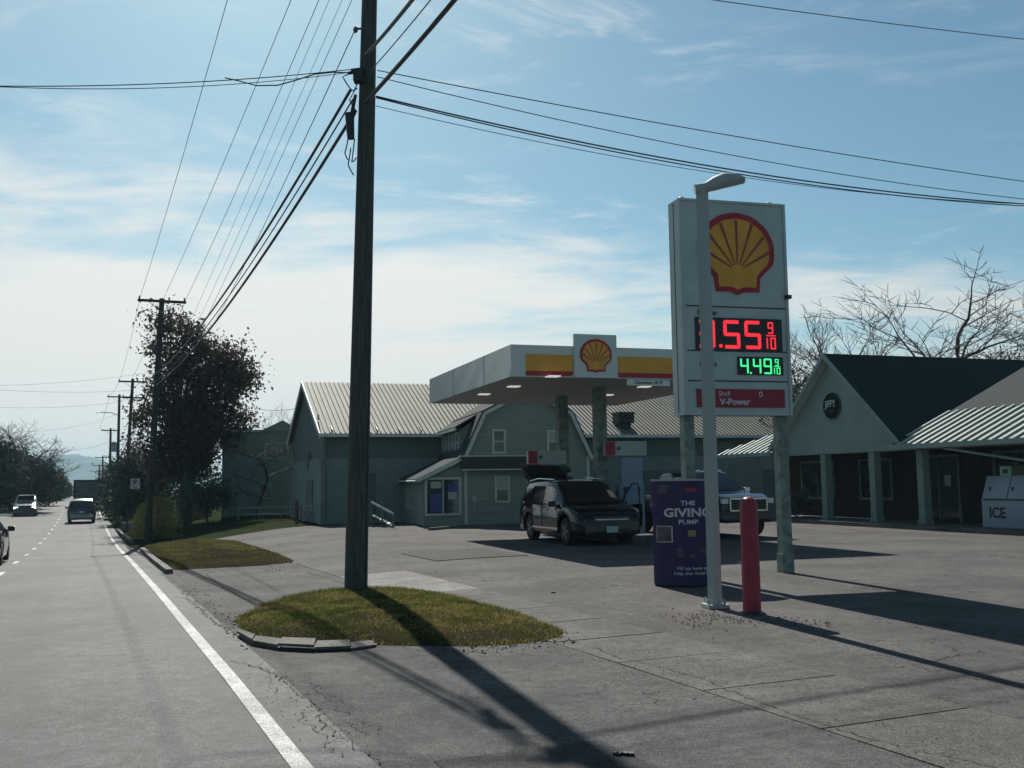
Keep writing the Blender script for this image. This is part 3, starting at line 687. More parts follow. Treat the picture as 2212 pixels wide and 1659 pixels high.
nine10(gx0+.735, 3.70, .13, .29, .016, m_ledg, t)
RX = (radians(90), 0, 0)
text('Regular', .135, m_txtd, t, (x0+.26, -.02, 4.83), RX, 'grade_lettering')
text('Diesel', .135, m_txtd, t, (x0+.24, -.02, 3.86), RX, 'grade_lettering')
b = MB(); b.box(((x0+x1)/2, -.018, 3.24), (x1-x0+.02, .02, .34)); b.build('red_grade_panel', m_dred, t)
text('Shell', .13, m_txt, t, (x0+.54, -.032, 3.32), RX, 'grade_lettering'); text('V-Power', .17, m_txt, t, (x0+.75, -.032, 3.17), RX, 'grade_lettering', bold=.004); text('0', .16, m_txt, t, (x0+1.28, -.032, 3.31), RX, 'grade_lettering')
SIGN = t
# ------------------------------------------------------------------ light pole
PL = hit(1545, 1313)
t = thing('lamp_post', 'slim pale square lamp post in front of the price sign', 'lamp post', PL)
hl = AT(1513, 408, PL.y).z
b = MB(); b.tube([Vector((0, 0, .02)), Vector((0.0, 0, hl))], [.098, .088], 4); o = b.build('shaft', m_lamp, t); 
b = MB(); b.box((0, 0, .03), (.30, .30, .05), rz=.2); b.build('base_plate', m_lamp, t)
for s_ in ((.11, .11), (-.11, .11), (.11, -.11), (-.11, -.11)):
    b = MB(); b.lathe([(.018, 0), (.018, .06), (.01, .08)], 6, (s_[0], s_[1], .055)); b.build('anchor_bolt', m_steel, t)
hb = MB(); secs = [(-.10, .07, .09, .02), (.06, .07, .09, .02), (.18, .12, .14, .03), (.33, .17, .16, .045), (.50, .16, .115, .055), (.62, .09, .03, .06)]
vs = []; fs = []
for (x_, wy, hz, up) in secs:
    for k in range(10):
        a = 2*pi*k/10; zz = sin(a); zz = zz*hz if zz > 0 else zz*.055
        vs.append((x_, cos(a)*wy, zz+up))
for i in range(len(secs)-1):
    for k in range(10): fs.append((i*10+k, i*10+(k+1) % 10, (i+1)*10+(k+1) % 10, (i+1)*10+k))
fs += [tuple(range(10)), tuple(50+k for k in range(10))]
hb.add(vs, fs); o = hb.build('lamp_head', m_lamp, t, smooth=True, sharp=50); o.location = (-.0, 0, hl-.02); o.rotation_euler = (0, radians(-9), 0)
# ------------------------------------------------------------------ bollard
PB = hit(1625, 1326)
t = thing('bollard', 'red painted steel bollard with rounded top beside the lamp post', 'bollard', PB)
hb_ = AT(1622, 1072, PB.y).z; R_ = .118
b = MB(); b.lathe([(R_, -.05), (R_, hb_-R_)]+[(R_*cos(a), hb_-R_+R_*sin(a)) for a in [i*pi/2/8 for i in range(1, 8)]]+[(.004, hb_)], 32); b.build('pipe', m_red, t, smooth=True, sharp=60)
b = MB(); b.lathe([(R_+.07, .0), (R_+.05, .02), (R_+.005, .035)], 16); b.build('footing', m_black, t)
# ------------------------------------------------------------------ giving pump wrap
PG = hit(1485, 1264); 
t = thing('advertising_stand', 'curved purple advertising stand left of the lamp post', 'advertising stand', PG, radians(4))
HG = AT(1485, 1036, PG.y).z; WG = .56; DG = .30
def gp(s, out=0.0):   # s in -1..1 across the curved face
    a = s*radians(66); return Vector((sin(a)/sin(radians(66))*(WG+out), -(cos(a)-cos(radians(66)))*(DG+out)/(1-cos(radians(66)))+DG*.0, 0))
b = MB(); n_ = 24; ring = [gp(-1+2*i/n_) for i in range(n_+1)]+[Vector((WG*.9, .22, 0)), Vector((-WG*.9, .22, 0))]
b.slab([p+Vector((0, 0, .02)) for p in ring], (0, 0, HG-.02)); b.build('curved_body', m_pur, t, smooth=True, sharp=30)
b = MB()
for i in range(n_):
    p, q = gp(-1+2*i/n_, .012), gp(-1+2*(i+1)/n_, .012)
    b.slab([p+Vector((0, 0, HG-.02)), q+Vector((0, 0, HG-.02)), q+Vector((0, 0, HG+.012)), p+Vector((0, 0, HG+.012))], (0, .02, 0))
b.build('top_rim', m_lamp, t)
def curved(o, z):   # wrap a flat mesh (x across, y up) on the curved face
    for v in o.data.vertices:
        s = v.co.x/WG; p = gp(max(-1, min(1, s)), .006+v.co.z); v.co = (p.x, p.y, z+v.co.y)
def ctext(s, size, z, x=0, bold=0, name='lettering', mat=None):
    o = text(s, size, mat or m_txt, t, (0, 0, 0), (0, 0, 0), name, bold=bold, ext=.002)
    for v in o.data.vertices: v.co.x += x
    curved(o, z); o.data.update()
ctext('THE', .105, HG-.39, -.02, .002); ctext('GIVING', .195, HG-.55, -.02, .006); ctext('PUMP', .105, HG-.70, -.02, .002)
ctext('Fill up here and', .075, .30, .05, .001); ctext('help our local kids', .075, .22, .05, .001)
def cpatch(x, z, w, h, mat, name, out=.012, rnd_=False):
    b = MB(); n = 6
    for i in range(n):
        p, q = gp((x-w/2+w*i/n)/WG, out), gp((x-w/2+w*(i+1)/n)/WG, out)
        b.slab([p+Vector((0, 0, z-h/2)), q+Vector((0, 0, z-h/2)), q+Vector((0, 0, z+h/2)), p+Vector((0, 0, z+h/2))], (0, .004, 0))
    b.build(name, mat, t)
m_pgrey = M('print_grey', (0.10, 0.09, 0.10), 0.7, (0.035, 0.03, 0.04), 5); m_pred = M('print_red', (0.30, 0.03, 0.05), 0.7); m_pyel = M('print_yellow', (0.30, 0.25, 0.08), 0.7)
for x_ in (-.35, .35):
    cpatch(x_, HG-.16, .15, .15, m_pgrey, 'printed_picture')
    cpatch(x_, .86, .24, .27, m_txt, 'picture_border', .010); cpatch(x_, .86, .215, .245, m_pgrey, 'printed_picture', .016)
cpatch(.02, HG-.17, .14, .06, m_pred, 'red_badge'); cpatch(.02, .87, .10, .10, m_pyel, 'yellow_badge')
for x_, z_ in ((-.14, .60), (.14, .60), (0.02, .50), (-.13, .52), (.22, .56)): cpatch(x_, z_, .08, .07, m_pgrey, 'printed_picture')
# ------------------------------------------------------------------ canopy
ca = radians(18); CX = AT(1107, 1040, 27.6).x
ZS = 4.62; ZF = 5.5; LW, LD = 7.3, 9.6
ct = thing('fuel_canopy', 'flat white fuel canopy with yellow and red stripe and scallop shell emblem', 'canopy', (CX, 27.6, 0), ca)
b = MB(); b.box((LW/2, LD/2, ZS+.06), (LW-.04, LD-.04, .1)); b.build('soffit', m_soffit, ct)
b = MB(); b.box((LW/2, LD/2, ZF-.05), (LW-.06, LD-.06, .06)); b.build('roof_deck', m_soffit, ct)
TH = .06
b = MB(); b.box((LW/2, TH/2, (ZS+ZF)/2), (LW, TH, ZF-ZS)); b.build('fascia', m_fascia, ct)
# rippled left fascia
b = MB(); nn = 48
vs = []; 
for i in range(nn+1):
    for j in range(9):
        y_ = TH+.003+(LD-TH)*i/nn; z_ = ZS+(ZF-ZS)*j/8
        vs.append((0-.012*sin(y_*5.3+j*1.7)*sin(j*.9+y_*2.1)*(1 if 0 < j < 8 else 0), y_, z_))
b.add(vs, [(i*9+j, i*9+j+1, (i+1)*9+j+1, (i+1)*9+j) for i in range(nn) for j in range(8)]); b.build('fascia', m_fascia, ct, smooth=True)
b = MB(); b.box((LW-TH/2, LD/2, (ZS+ZF)/2), (TH, LD-.14, ZF-ZS)); b.box((LW/2, LD-TH/2, (ZS+ZF)/2), (LW-.14, TH, ZF-ZS)); b.build('fascia', m_fascia, ct)
b = MB()
for s_ in (2.6, 6.2): b.box((-.014, s_, (ZS+ZF)/2), (.01, .02, ZF-ZS-.02))
b.build('fascia_joint', m_soffit, ct)
def cfx(px, py=800):   # pixel column -> x along the front fascia
    k = (px-1106+0.013*(1040-py))/FPX; return (k*27.6-CX)/(cos(ca)-k*sin(ca))
e0, e1, e2, e3 = cfx(1133), cfx(1237), cfx(1329), cfx(1334)
def band(x0, x1, nm):
    b = MB(); b.slab([(x0, -.012, ZS+.17), (x1, -.012, ZS+.17), (x1, -.012, ZF-.25), (x0, -.012, ZF-.25)], (0, .01, 0)); b.build('yellow_stripe', m_yel, ct)
    b = MB(); n = 6; pts = [(x0, -.012, ZS+.03), (x1-.08, -.012, ZS+.03), (x1-.02, -.012, ZS+.06), (x1, -.012, ZS+.12), (x1, -.012, ZS+.167), (x0, -.012, ZS+.167)]; b.slab(pts, (0, .01, 0)); b.build('red_stripe', m_brandred, ct)
band(e0, e1-.02, 1); band(e3, LW-.05, 2)
b = MB(); b.box(((e1+e2)/2, -.04, (ZS+ZF)/2+.17), (e2-e1, .09, ZF-ZS+.34)); b.build('emblem_panel', m_fascia, ct)
emblem(ct, ((e1+e2)/2, (ZS+ZF)/2+.17), (e2-e1)*.37, -.115)
def cloc(P): # world->canopy local
    d = Vector((P.x-CX, P.y-27.6)); return Vector((d.x*cos(ca)+d.y*sin(ca), -d.x*sin(ca)+d.y*cos(ca), P.z))
for (x, y) in ((1194.4, 812.8), (1109.8, 834.8), (1045.8, 851.5), (1391.8, 835.3), (1312, 853)):
    q = cloc(PZ(x, y, ZS)); b = MB(); b.box((q.x, q.y, ZS-.004), (.34, .34, .03)); b.build('downlight', m_light, ct)
for (x, Y) in ((1298, 31.6), (1216, 34.4)):
    q = cloc(AT(x, 1040, Y)); b = MB(); b.box((q.x, q.y, ZS/2), (.34, .34, ZS)); b.build('column', m_post, ct)
    b = MB(); b.box((q.x, q.y, .55), (.42, .42, 1.1)); b.build('column_shroud', m_pump, ct)
q0, q1 = cfx(1353), cfx(1446)
b = MB(); b.box(((q0+q1)/2, .02, ZS-.10), (q1-q0, .02, .17)); b.build('clearance_plate', m_white, ct)
text("Clearance 14' 0\"", .135, m_txtd, ct, ((q0+q1)/2, .005, ZS-.10), RX, 'clearance_lettering', bold=.002)
# pump island and dispensers
q = cloc(AT(1255, 1040, 33)); 
isl = MB(); isl.box((q.x, q.y, .07), (1.2, 7.0, .14)); o = isl.build('pump_island', m_kerb); o.parent = None; o.matrix_world = Matrix.Translation((CX, 27.6, 0))@Matrix.Rotation(ca, 4, 'Z'); o['kind'] = 'structure'
def pump(px, Y, lab, ztop):
    P = AT(px, 1040, Y); t = thing('fuel_pump', lab, 'fuel pump', (P.x, P.y, .14), ca-radians(10))
    b = MB(); b.box((0, 0, .75), (.78, .5, 1.5)); b.build('cabinet', m_pumpb, t)
    b = MB(); b.box((.03, 0, 1.9), (.66, .42, .8)); b.build('display_column', m_pumpb, t)
    b = MB(); b.box((-.14, 0, ztop-.14-.22), (1.28, .46, .44)); b.build('header', m_pump, t)
    b = MB(); b.box((-.64, -.245, ztop-.14-.22), (.30, .03, .42)); b.build('header_sign_frame', m_brandred, t)
    b = MB(); b.box((-.64, -.266, ztop-.14-.22), (.22, .01, .30)); b.build('header_sign', m_dred, t)
    b = MB(); b.lathe([(.06, 0), (.06, .02)], 14, (-.38, -.262, ztop-.36), axis='Y'); b.lathe([(.04, -.004), (.04, .0)], 12, (-.38, -.262, ztop-.36), axis='Y'); b.build('header_ring', m_ins, t)
    b = MB(); b.box((0, -.262, 1.25), (.5, .02, .35)); b.build('screen', m_black, t)
    for s_ in (-1, 1):
        b = MB(); b.tube([Vector((s_*.42, -.05, 1.3)), Vector((s_*.5, -.12, .8)), Vector((s_*.47, -.12, .4)), Vector((s_*.41, -.05, .7))], .022, 6); b.build('hose', m_wire, t)
pump(1360, 31.4, 'nearer fuel pump with blue grey column and red header sign right of the columns', 2.95)
pump(1190, 34.2, 'farther fuel pump behind the open tailgate with red header sign', 2.78)
# ------------------------------------------------------------------ vehicles
def interp(secs, x):
    s = sorted(secs, key=lambda q: q[0])
    if x <= s[0][0]: return s[0]
    for a, b_ in zip(s, s[1:]):
        if x <= b_[0]:
            k = (x-a[0])/(b_[0]-a[0]+1e-9); return tuple(a[i]+(b_[i]-a[i])*k for i in range(len(a)))
    return s[-1]
def lowz(x, axles, base, rad):
    z = base
    for a in axles:
        d = abs(x-a)
        if d < rad: z = max(z, .0+math.sqrt(max(0, rad*rad-d*d))+.33*1.0)
    return z
# section: x, zbelt, wbelt, ztop, wtop
def vehicle(name, label, cat, loc, rz, secs, axles, base, wr, mat, track, wins, wshield, rear=None, group=None, tyrew=.22, arch=.10):
    t = thing(name, label, cat, loc, rz, group)
    xs = set()
    for s_ in secs: xs.add(s_[0])
    for a in axles:
        for k in range(-6, 7): xs.add(round(a+(wr+arch)*sin(k/6*pi/2), 4))
    xs = sorted(x for x in xs if secs[0][0] <= x <= secs[-1][0]); vs = []; fs = []; n = 0
    for x in xs:
        _, zb, wb, zt, wt = interp(secs, x); zl = base
        for a in axles:
            d = abs(x-a)
            if d < wr+arch-.001: zl = max(zl, wr+math.sqrt((wr+arch)**2-d*d)-.02)
        zl = min(zl, zb-.06)
        half = [(0, zl+.02 if zl < base+.01 else zl), (wb*.80, zl), (wb*.965, zl+.03), (wb*1.0, min(zl+(zb-zl)*.45, zb-.05)), (wb*.985, zb-.03), (wb*.955, zb+(zt-zb)*.04), (wt+(wb*.95-wt)*.18, zb+(zt-zb)*.80), (wt*.93, zb+(zt-zb)*.96), (wt*.6, zt), (0, zt+.015)]
        ring = [(x, y, z) for y, z in half]+[(x, -y, z) for y, z in half[-2:0:-1]]
        n = len(ring); vs += ring
    for i in range(len(xs)-1):
        for k in range(n): fs.append((i*n+k, i*n+(k+1) % n, (i+1)*n+(k+1) % n, (i+1)*n+k))
    fs += [tuple(range(n)), tuple((len(xs)-1)*n+k for k in range(n))]
    b = MB(); b.add(vs, fs); b.build('body', mat, t, smooth=True, sharp=38)
    # side windows
    for side in (-1, 1):
        for (xa, xb, t0, t1) in wins:
            b = MB(); g = 5; vv = []
            for i in range(g+1):
                x = xa+(xb-xa)*i/g; _, zb, wb, zt, wt = interp(secs, x)
                for tt in (t0, t1):
                    hgt = zt-zb
                    p0 = Vector((x, wb*.955, zb+hgt*.04)); p1 = Vector((x, wt+(wb*.95-wt)*.18, zb+hgt*.80))
                    p = p0.lerp(p1, tt); vv.append((p.x, side*(p.y+.012), p.z))
            b.add(vv, [(2*i, 2*i+1, 2*i+3, 2*i+2) for i in range(g)]); o = b.build('side_window', m_cglass, t)
    for nm, rg in (('windscreen', wshield), ('rear_window', rear)):
        if not rg: continue
        xa, xb = rg; b = MB(); g = 6; vv = []
        for i in range(g+1):
            x = xa+(xb-xa)*i/g; _, zb, wb, zt, wt = interp(secs, x)
            for yy in (-.9, -.6, 0, .6, .9):
                zz = zt+.015 if yy == 0 else (zt if abs(yy) < .7 else zb+(zt-zb)*.965)
                vv.append((x+(.012 if nm == 'windscreen' else -.012), yy*wt, zz+.014))
        b.add(vv, [(i*5+k, i*5+k+1, (i+1)*5+k+1, (i+1)*5+k) for i in range(g) for k in range(4)]); b.build(nm, m_cglass, t, smooth=True)
    for a in axles:
        for side in (-1, 1):
            c = (a, side*track, wr)
            w = MB(); w.lathe([(wr*.62, -tyrew/2), (wr*.93, -tyrew/2), (wr, -tyrew*.32), (wr, tyrew*.32), (wr*.93, tyrew/2), (wr*.62, tyrew/2)], 28, c, axis='Y'); wo_ = w.build('wheel', m_tyre, t, smooth=True, sharp=40)
            w = MB(); w.lathe([(wr*.60, -.02), (wr*.60, .02), (wr*.12, .035), (.01, .04)], 20, (a, side*(track+tyrew*.38), wr), axis='Y')
            for k in range(5):
                an = 2*pi*k/5; w.box((a+cos(an)*wr*.34, side*(track+tyrew*.38+.03), wr+sin(an)*wr*.34), (wr*.5, .02, wr*.15), M=Matrix.Rotation(-an, 3, 'Y'))
            rm = w.build('rim', m_rim, wo_)
    b = MB(); b.box(((secs[0][0]+secs[-1][0])/2, 0, base+.09), (secs[-1][0]-secs[0][0]-.5, track*1.5, .12)); b.build('underbody', m_black, t)
    return t
def mirror(t, x, y, z, mat):
    for s_ in (-1, 1):
        b = MB(); b.box((x, s_*(y+.10), z), (.11, .20, .15)); b.box((x+.02, s_*(y+.0), z-.04), (.05, .1, .04)); o = b.build('wing_mirror', mat, t, smooth=True)
        bv = o.modifiers.new('bev', 'BEVEL'); bv.width = .035; bv.segments = 2
# SUV (x forward)
F_ = Vector((.31, -.95)).normalized(); srz = math.atan2(F_.y, F_.x)
SUVS = [(-2.40, 1.02, .78, 1.08, .70), (-2.34, 1.08, .90, 1.30, .72), (-2.22, 1.08, .95, 1.52, .74), (-1.95, 1.07, .965, 1.70, .75), (-1.2, 1.06, .97, 1.755, .77), (-.2, 1.05, .97, 1.76, .78), (.35, 1.04, .97, 1.72, .76), (.62, 1.035, .97, 1.60, .74), (1.32, 1.03, .96, 1.10, .82), (1.75, 1.0, .945, 1.06, .80), (2.15, .93, .91, .98, .76), (2.36, .80, .84, .85, .70), (2.42, .62, .76, .70, .6)]
t = vehicle('suv', 'black SUV at the pumps with tailgate raised and driver door open', 'car', (1.78, 30.15, 0), srz, SUVS, (-1.42, 1.42), .27, .37, m_carblk, .80,
            [(-2.05, -1.35, .12, .88), (-1.27, -.28, .05, .95), (-.20, .62, .05, .95)], (.60, 1.30))
t.scale = (1.05, 1.05, 1.02); t.location.x += .08
mirror(t, .82, .95, 1.10, m_carblk)
for s_ in (-1, 1):
    b = MB(); b.slab([(2.30, s_*.66, .86), (2.16, s_*.88, .90), (2.10, s_*.90, .78), (2.36, s_*.62, .74)], (.03, 0, 0)); b.build('headlight', m_lens, t)
    b = MB(); b.box((2.40, s_*.62, .46), (.06, .22, .10)); b.build('fog_light', m_ins, t)
    b = MB(); b.tube([Vector((-1.9, s_*.72, 1.74)), Vector((-1.0, s_*.75, 1.81)), Vector((.2, s_*.74, 1.77))], .018, 6); b.build('roof_rail', m_chrome, t)
    b = MB(); b.box((0, s_*.965, .42), (2.0, .03, .05)); b.build('sill_trim', m_chrome, t)
    for xx in (-.95, .12): b = MB(); b.box((xx, s_*.985, .93), (.2, .03, .03)); b.build('door_handle', m_chrome, t)
    b = MB()
    for xx in (-.25, -1.32): b.box((xx, s_*.968, .74), (.012, .012, .62))
    b.build('door_gap', m_black, t)
b = MB(); b.box((2.40, 0, .70), (.05, 1.0, .16)); b.build('grille', m_ins, t)
b = MB(); b.box((2.435, 0, .70), (.02, .9, .025)); b.build('grille_bar', m_chrome, t)
b = MB(); b.box((2.44, 0, .44), (.02, .32, .16)); b.build('number_plate', m_pump, t)
b = MB(); b.lathe([(.05, 0), (.05, .02)], 12, (2.43, 0, .78), axis='Y'); 
# open tailgate
b = MB(); hp = Vector((-2.05, 0, 1.74)); pts = []
for (d, w, up) in ((0, .70, 0), (.35, .76, .10), (.75, .80, .26), (1.0, .74, .30), (1.06, .60, .24)):
    pts.append((hp.x-d*.55, w, hp.z+.02+d*.26+up*.55))
vs = []
for (x, w, z) in pts:
    for k in range(5):
        yy = -w+2*w*k/4; vs.append((x, yy, z+.05*(1-(yy/w)**2)))
fs = [(i*5+k, i*5+k+1, (i+1)*5+k+1, (i+1)*5+k) for i in range(4) for k in range(4)]
b.add(vs, fs); o = b.build('tailgate', m_carblk, t, smooth=True); sm = o.modifiers.new('s', 'SOLIDIFY'); sm.thickness = .08
b = MB()
for s_ in (-1, 1): b.tube([Vector((-2.15, s_*.66, 1.45)), Vector((-2.45, s_*.66, 2.02))], .014, 5)
b.build('gas_strut', m_steel, t)
# open driver door (left side = +y)
dt = MB(); hx = .95; dang = radians(52)
def dp_(l, z, o=0.0): return Vector((hx-l*cos(dang)-o*sin(dang), .95+l*sin(dang)-o*cos(dang), z))
dt.slab([dp_(0, .40), dp_(1.02, .40), dp_(1.08, .75), dp_(1.06, 1.05), dp_(0, 1.03)], (.045, .06, 0)); o = dt.build('door', m_carblk, t)
b = MB(); fr = [dp_(0.0, 1.04), dp_(.25, 1.35), dp_(.62, 1.62), dp_(.95, 1.66), dp_(1.06, 1.05)]
b.tube(fr, .028, 6); b.build('door_frame', m_carblu, o)
b = MB(); b.slab([fr[0], fr[1], fr[2], fr[3], fr[4]], (.004, .004, 0)); b.build('door_window', m_pumpb, o)
# pickup
PK = [(-3.0, 1.25, .95, 1.26, .93), (-2.95, 1.27, 1.0, 1.28, .97), (-1.25, 1.27, 1.0, 1.28, .97), (-1.20, 1.28, 1.0, 1.36, .80), (-1.05, 1.28, 1.0, 1.88, .76), (-.8, 1.28, 1.0, 1.99, .75), (.6, 1.28, 1.0, 2.02, .76), (.85, 1.28, 1.0, 1.96, .75), (1.55, 1.28, 1.0, 1.38, .84), (1.7, 1.27, .99, 1.35, .85), (2.6, 1.20, .98, 1.30, .84), (2.88, 1.12, .96, 1.20, .82), (2.95, .9, .94, .95, .8)]
fc = Vector((6.85, 30.6)); pc = fc-F_*2.95
t = vehicle('pickup_truck', 'dark blue full size pickup truck with chrome grille parked behind the red bollard', 'pickup truck', (pc.x, pc.y, 0), srz+radians(3), PK, (-1.95, 1.95), .45, .42, m_carblu, .86, [(-.98, -.05, .06, .95), (.05, 1.15, .05, .95)], (.84, 1.53), (-1.19, -1.06), tyrew=.27, arch=.12)
mirror(t, 1.2, 1.06, 1.42, m_chrome)
b = MB(); X_ = 2.985
for (c, d) in (((X_, 0, 1.17), (.06, 1.30, .05)), ((X_, 0, .82), (.06, 1.30, .05)), ((X_, .64, .995), (.06, .05, .35)), ((X_, -.64, .995), (.06, .05, .35))): b.box(c, d)
b.build('grille_surround', m_chrome, t)
b = MB(); b.box((2.955, 0, .995), (.03, 1.24, .32)); b.build('grille_mesh', m_black, t)
for zz in (.90, .99, 1.08): b = MB(); b.box((2.98, 0, zz), (.02, 1.22, .02)); b.build('grille_bar', m_ins, t)
for s_ in (-1, 1):
    b = MB(); b.box((2.93, s_*.80, 1.10), (.10, .22, .15)); o = b.build('headlight', m_lens, t)
    b = MB(); b.box((2.93, s_*.80, .93), (.09, .22, .12)); b.build('indicator', m_ins, t)
    b = MB(); b.lathe([(.06, 0), (.06, .03)], 12, (3.02, s_*.74, .60), axis='Y'); b.build('fog_light', m_lens, t)
    b = MB(); b.box((1.95, s_*1.0, .92), (1.15, .06, .05)); b.build('wheel_arch_trim', m_carblu, t)
    b = MB()
    for xx in (0.0, -1.02, 1.25): b.box((xx, s_*1.0, .9), (.012, .012, .7))
    b.build('door_gap', m_black, t)
    for xx in (.2, -.8): b = MB(); b.box((xx, s_*1.015, 1.15), (.2, .03, .035)); b.build('door_handle', m_chrome, t)
b = MB(); b.box((3.0, 0, .63), (.22, 1.9, .20)); o = b.build('bumper', m_ins, t); bv = o.modifiers.new('b', 'BEVEL'); bv.width = .04
b = MB(); b.box((3.12, -.28, .63), (.02, .32, .16)); b.build('number_plate', m_black, t)
b = MB()
for yy in (-.25, 0, .25, -.55, .55): b.box((.62, yy, 2.045), (.05, .07, .03))
b.build('cab_marker_light', m_chrome, t)
# minivan ahead on the road
rd = math.atan2(RU.y, RU.x)
VAN = [(-2.2, .80, .85, .95, .80), (-2.12, 1.0, .95, 1.05, .84), (-1.95, 1.05, .96, 1.62, .74), (-1.6, 1.05, .97, 1.76, .74), (.3, 1.02, .97, 1.74, .74), (1.3, 1.0, .95, 1.15, .8), (2.1, .85, .88, .9, .75), (2.25, .6, .75, .65, .65)]
u_ = 82.5; xx, yy = xy(u_, -.20)
t = vehicle('minivan', 'dark grey minivan driving away in our lane', 'car', (xx, yy, terr(xx, yy)+.012), rd, VAN, (-1.4, 1.45), .24, .33, m_cargrn, .80, [(-1.8, -.8, .1, .9), (-.7, .2, .05, .95)], (.35, 1.28), (-2.1, -1.97))
mirror(t, .75, .95, 1.1, m_cargrn)
for s_ in (-1, 1): b = MB(); b.box((-2.14, s_*.84, 1.05), (.06, .12, .34)); b.build('tail_light', m_tail, t)
b = MB(); b.box((-2.23, 0, .52), (.06, 1.5, .24)); b.build('rear_bumper', m_steel, t)
b = MB(); b.box((-2.265, 0, .80), (.02, .32, .15)); b.build('number_plate', m_white, t)
# oncoming pale car
xx, Yc = AT(57, 1085, 90).x, 90.0
t = vehicle('sedan', 'oncoming pale roofed car with bright headlights left of the road', 'car', (xx, Yc, terr(xx, Yc)+.012), rd+pi, VAN, (-1.4, 1.45), .24, .33, m_cargrn, .80, [(-1.8, -.8, .1, .9), (-.7, .2, .05, .95)], (.35, 1.28))
mirror(t, .75, .95, 1.05, m_cargrn)
for s_ in (-1, 1): b = MB(); b.box((2.16, s_*.70, .72), (.1, .34, .17)); b.build('headlight', m_hlon, t)
b = MB(); b.box((0, 0, 1.775), (1.5, 1.25, .035)); b.build('roof_panel', m_white, t)
b = MB(); b.box((2.24, 0, .58), (.05, .9, .16)); b.build('grille', m_ins, t)
# dark car in the left lane at the frame edge
CARL = [(-2.3, .8, .82, .95, .8), (-2.1, .95, .90, 1.05, .78), (-1.4, .96, .92, 1.40, .66), (-.3, .95, .93, 1.46, .64), (.2, .95, .93, 1.40, .64), (1.05, .93, .92, .99, .78), (1.9, .82, .88, .86, .74), (2.25, .62, .80, .68, .64), (2.32, .5, .7, .55, .55)]
q = hit(10, 1213); uq, vq = uv(q.x, q.y)
xx, yy = xy(uq-1.5, -2.14-.93)
t = vehicle('sedan', 'black car in the next lane cut off by the left frame edge', 'car', (xx, yy, terr(xx, yy)+.012), rd, CARL, (-1.35, 1.42), .20, .33, m_carblk, .80, [(-1.2, -.35, .08, .92), (-.25, .55, .05, .95)], (.24, 1.03), (-2.05, -1.42))
mirror(t, .72, .90, 1.0, m_carblk)
for s_ in (-1, 1):
    b = MB(); b.slab([(2.1, s_*.62, .78), (1.75, s_*.84, .82), (1.75, s_*.86, .72), (2.16, s_*.66, .66)], (.03, 0, .0)); b.build('headlight', m_lens, t)
    b = MB(); b.box((-2.24, s_*.66, .84), (.08, .3, .14)); b.build('tail_light', m_tail, t)
# box truck further on
u_ = 112; xx, yy = xy(u_, .15)
t = thing('box_truck', 'dark box truck in front of the minivan', 'truck', (xx, yy, terr(xx, yy)+.012), rd)
m_box = M('truck_box', (0.035, 0.055, 0.045), 0.6)
b = MB(); b.box((0, 0, 1.85), (5.5, 2.45, 2.3)); b.build('cargo_box', m_box, t)
b = MB(); b.box((-2.76, 0, 1.8), (.03, 2.1, 2.0)); b.build('rear_door', m_barn, t)
b = MB(); b.box((3.6, 0, 1.4), (1.5, 2.1, 1.7)); b.build('cab', m_box, t)
for a in (-1.6, 3.5):
    for s_ in (-1, 1): w = MB(); w.lathe([(.25, -.14), (.45, -.12), (.45, .12), (.25, .14)], 16, (a, s_*1.0, .45), axis='Y'); w.build('wheel', m_tyre, t)
b = MB(); b.box((0, 0, .62), (5.6, .9, .2)); b.build('chassis', m_black, t)
# ------------------------------------------------------------------ buildings
def window(parent, M4, w, h, frame=m_trim, mull=1, sash=True, depth=.06, blind=False, name='window'):
    b = MB(); ft = .09
    for (c, d) in (((0, 0, h/2+ft/2), (w+2*ft, depth, ft)), ((0, 0, -h/2-ft/2), (w+2*ft, depth, ft)), ((-w/2-ft/2, 0, 0), (ft, depth, h)), ((w/2+ft/2, 0, 0), (ft, depth, h))): b.box(c, d)
    if sash: b.box((0, -.004, 0), (w, depth*.6, .05))
    for k in range(1, mull): b.box((-w/2+w*k/mull, -.004, 0), (.05, depth*.55, h))
    o = b.build(name, frame, parent); o.matrix_local = M4
    b = MB(); b.box((0, .012, 0), (w, .012, h)); b.build('pane', m_glass, o)
    if blind: b = MB(); b.box((0, .001, h*.25), (w*.96, .006, h*.48)); b.build('blind', m_blind, o)
    return o
def TR(x, y, z, rz=0): return Matrix.Translation((x, y, z))@Matrix.Rotation(rz, 4, 'Z')
# --- barn: x right along the long side, y back
ba = radians(19); Pb = AT(699, 1130, 47.0)
B = thing('barn', 'long barn building with pale ribbed metal roof and block lower wall', 'building', (Pb.x, Pb.y, 0), ba)
LB, WB = 30.0, 12.2; ZE = AT(699, 932, 47).z; ZR = AT(654, 829, 47+WB/2*cos(ba)).z; ZBk = AT(699, 990, 47).z
b = MB(); b.slab([(0, 0, ZBk), (0, 0, ZE), (0, WB/2, ZR-.05), (0, WB, ZE), (0, WB, ZBk)], (.2, 0, 0)); b.box((LB/2, .1, (ZBk+ZE)/2), (LB-.41, .2, ZE-ZBk)); b.box((LB/2, WB-.1, ZE/2), (LB-.41, .2, ZE)); b.build('upper_wall', m_barn, B)
b = MB(); b.box((LB/2, .07, ZBk/2-.2), (LB, .24, ZBk+.4)); b.box((-.012, WB/2+.1, ZBk/2-.2), (.24, WB-.01, ZBk+.396)); b.build('block_wall', m_block, B)
sl = Vector((0, WB/2, ZR-ZE)); sln = sl.normalized(); nrm = Vector((0, -sln.z, sln.y)); ov = .45
e0_ = Vector((-.25, 0, ZE))-sln*ov+nrm*.02; r0_ = Vector((-.25, WB/2, ZR))+nrm*.02
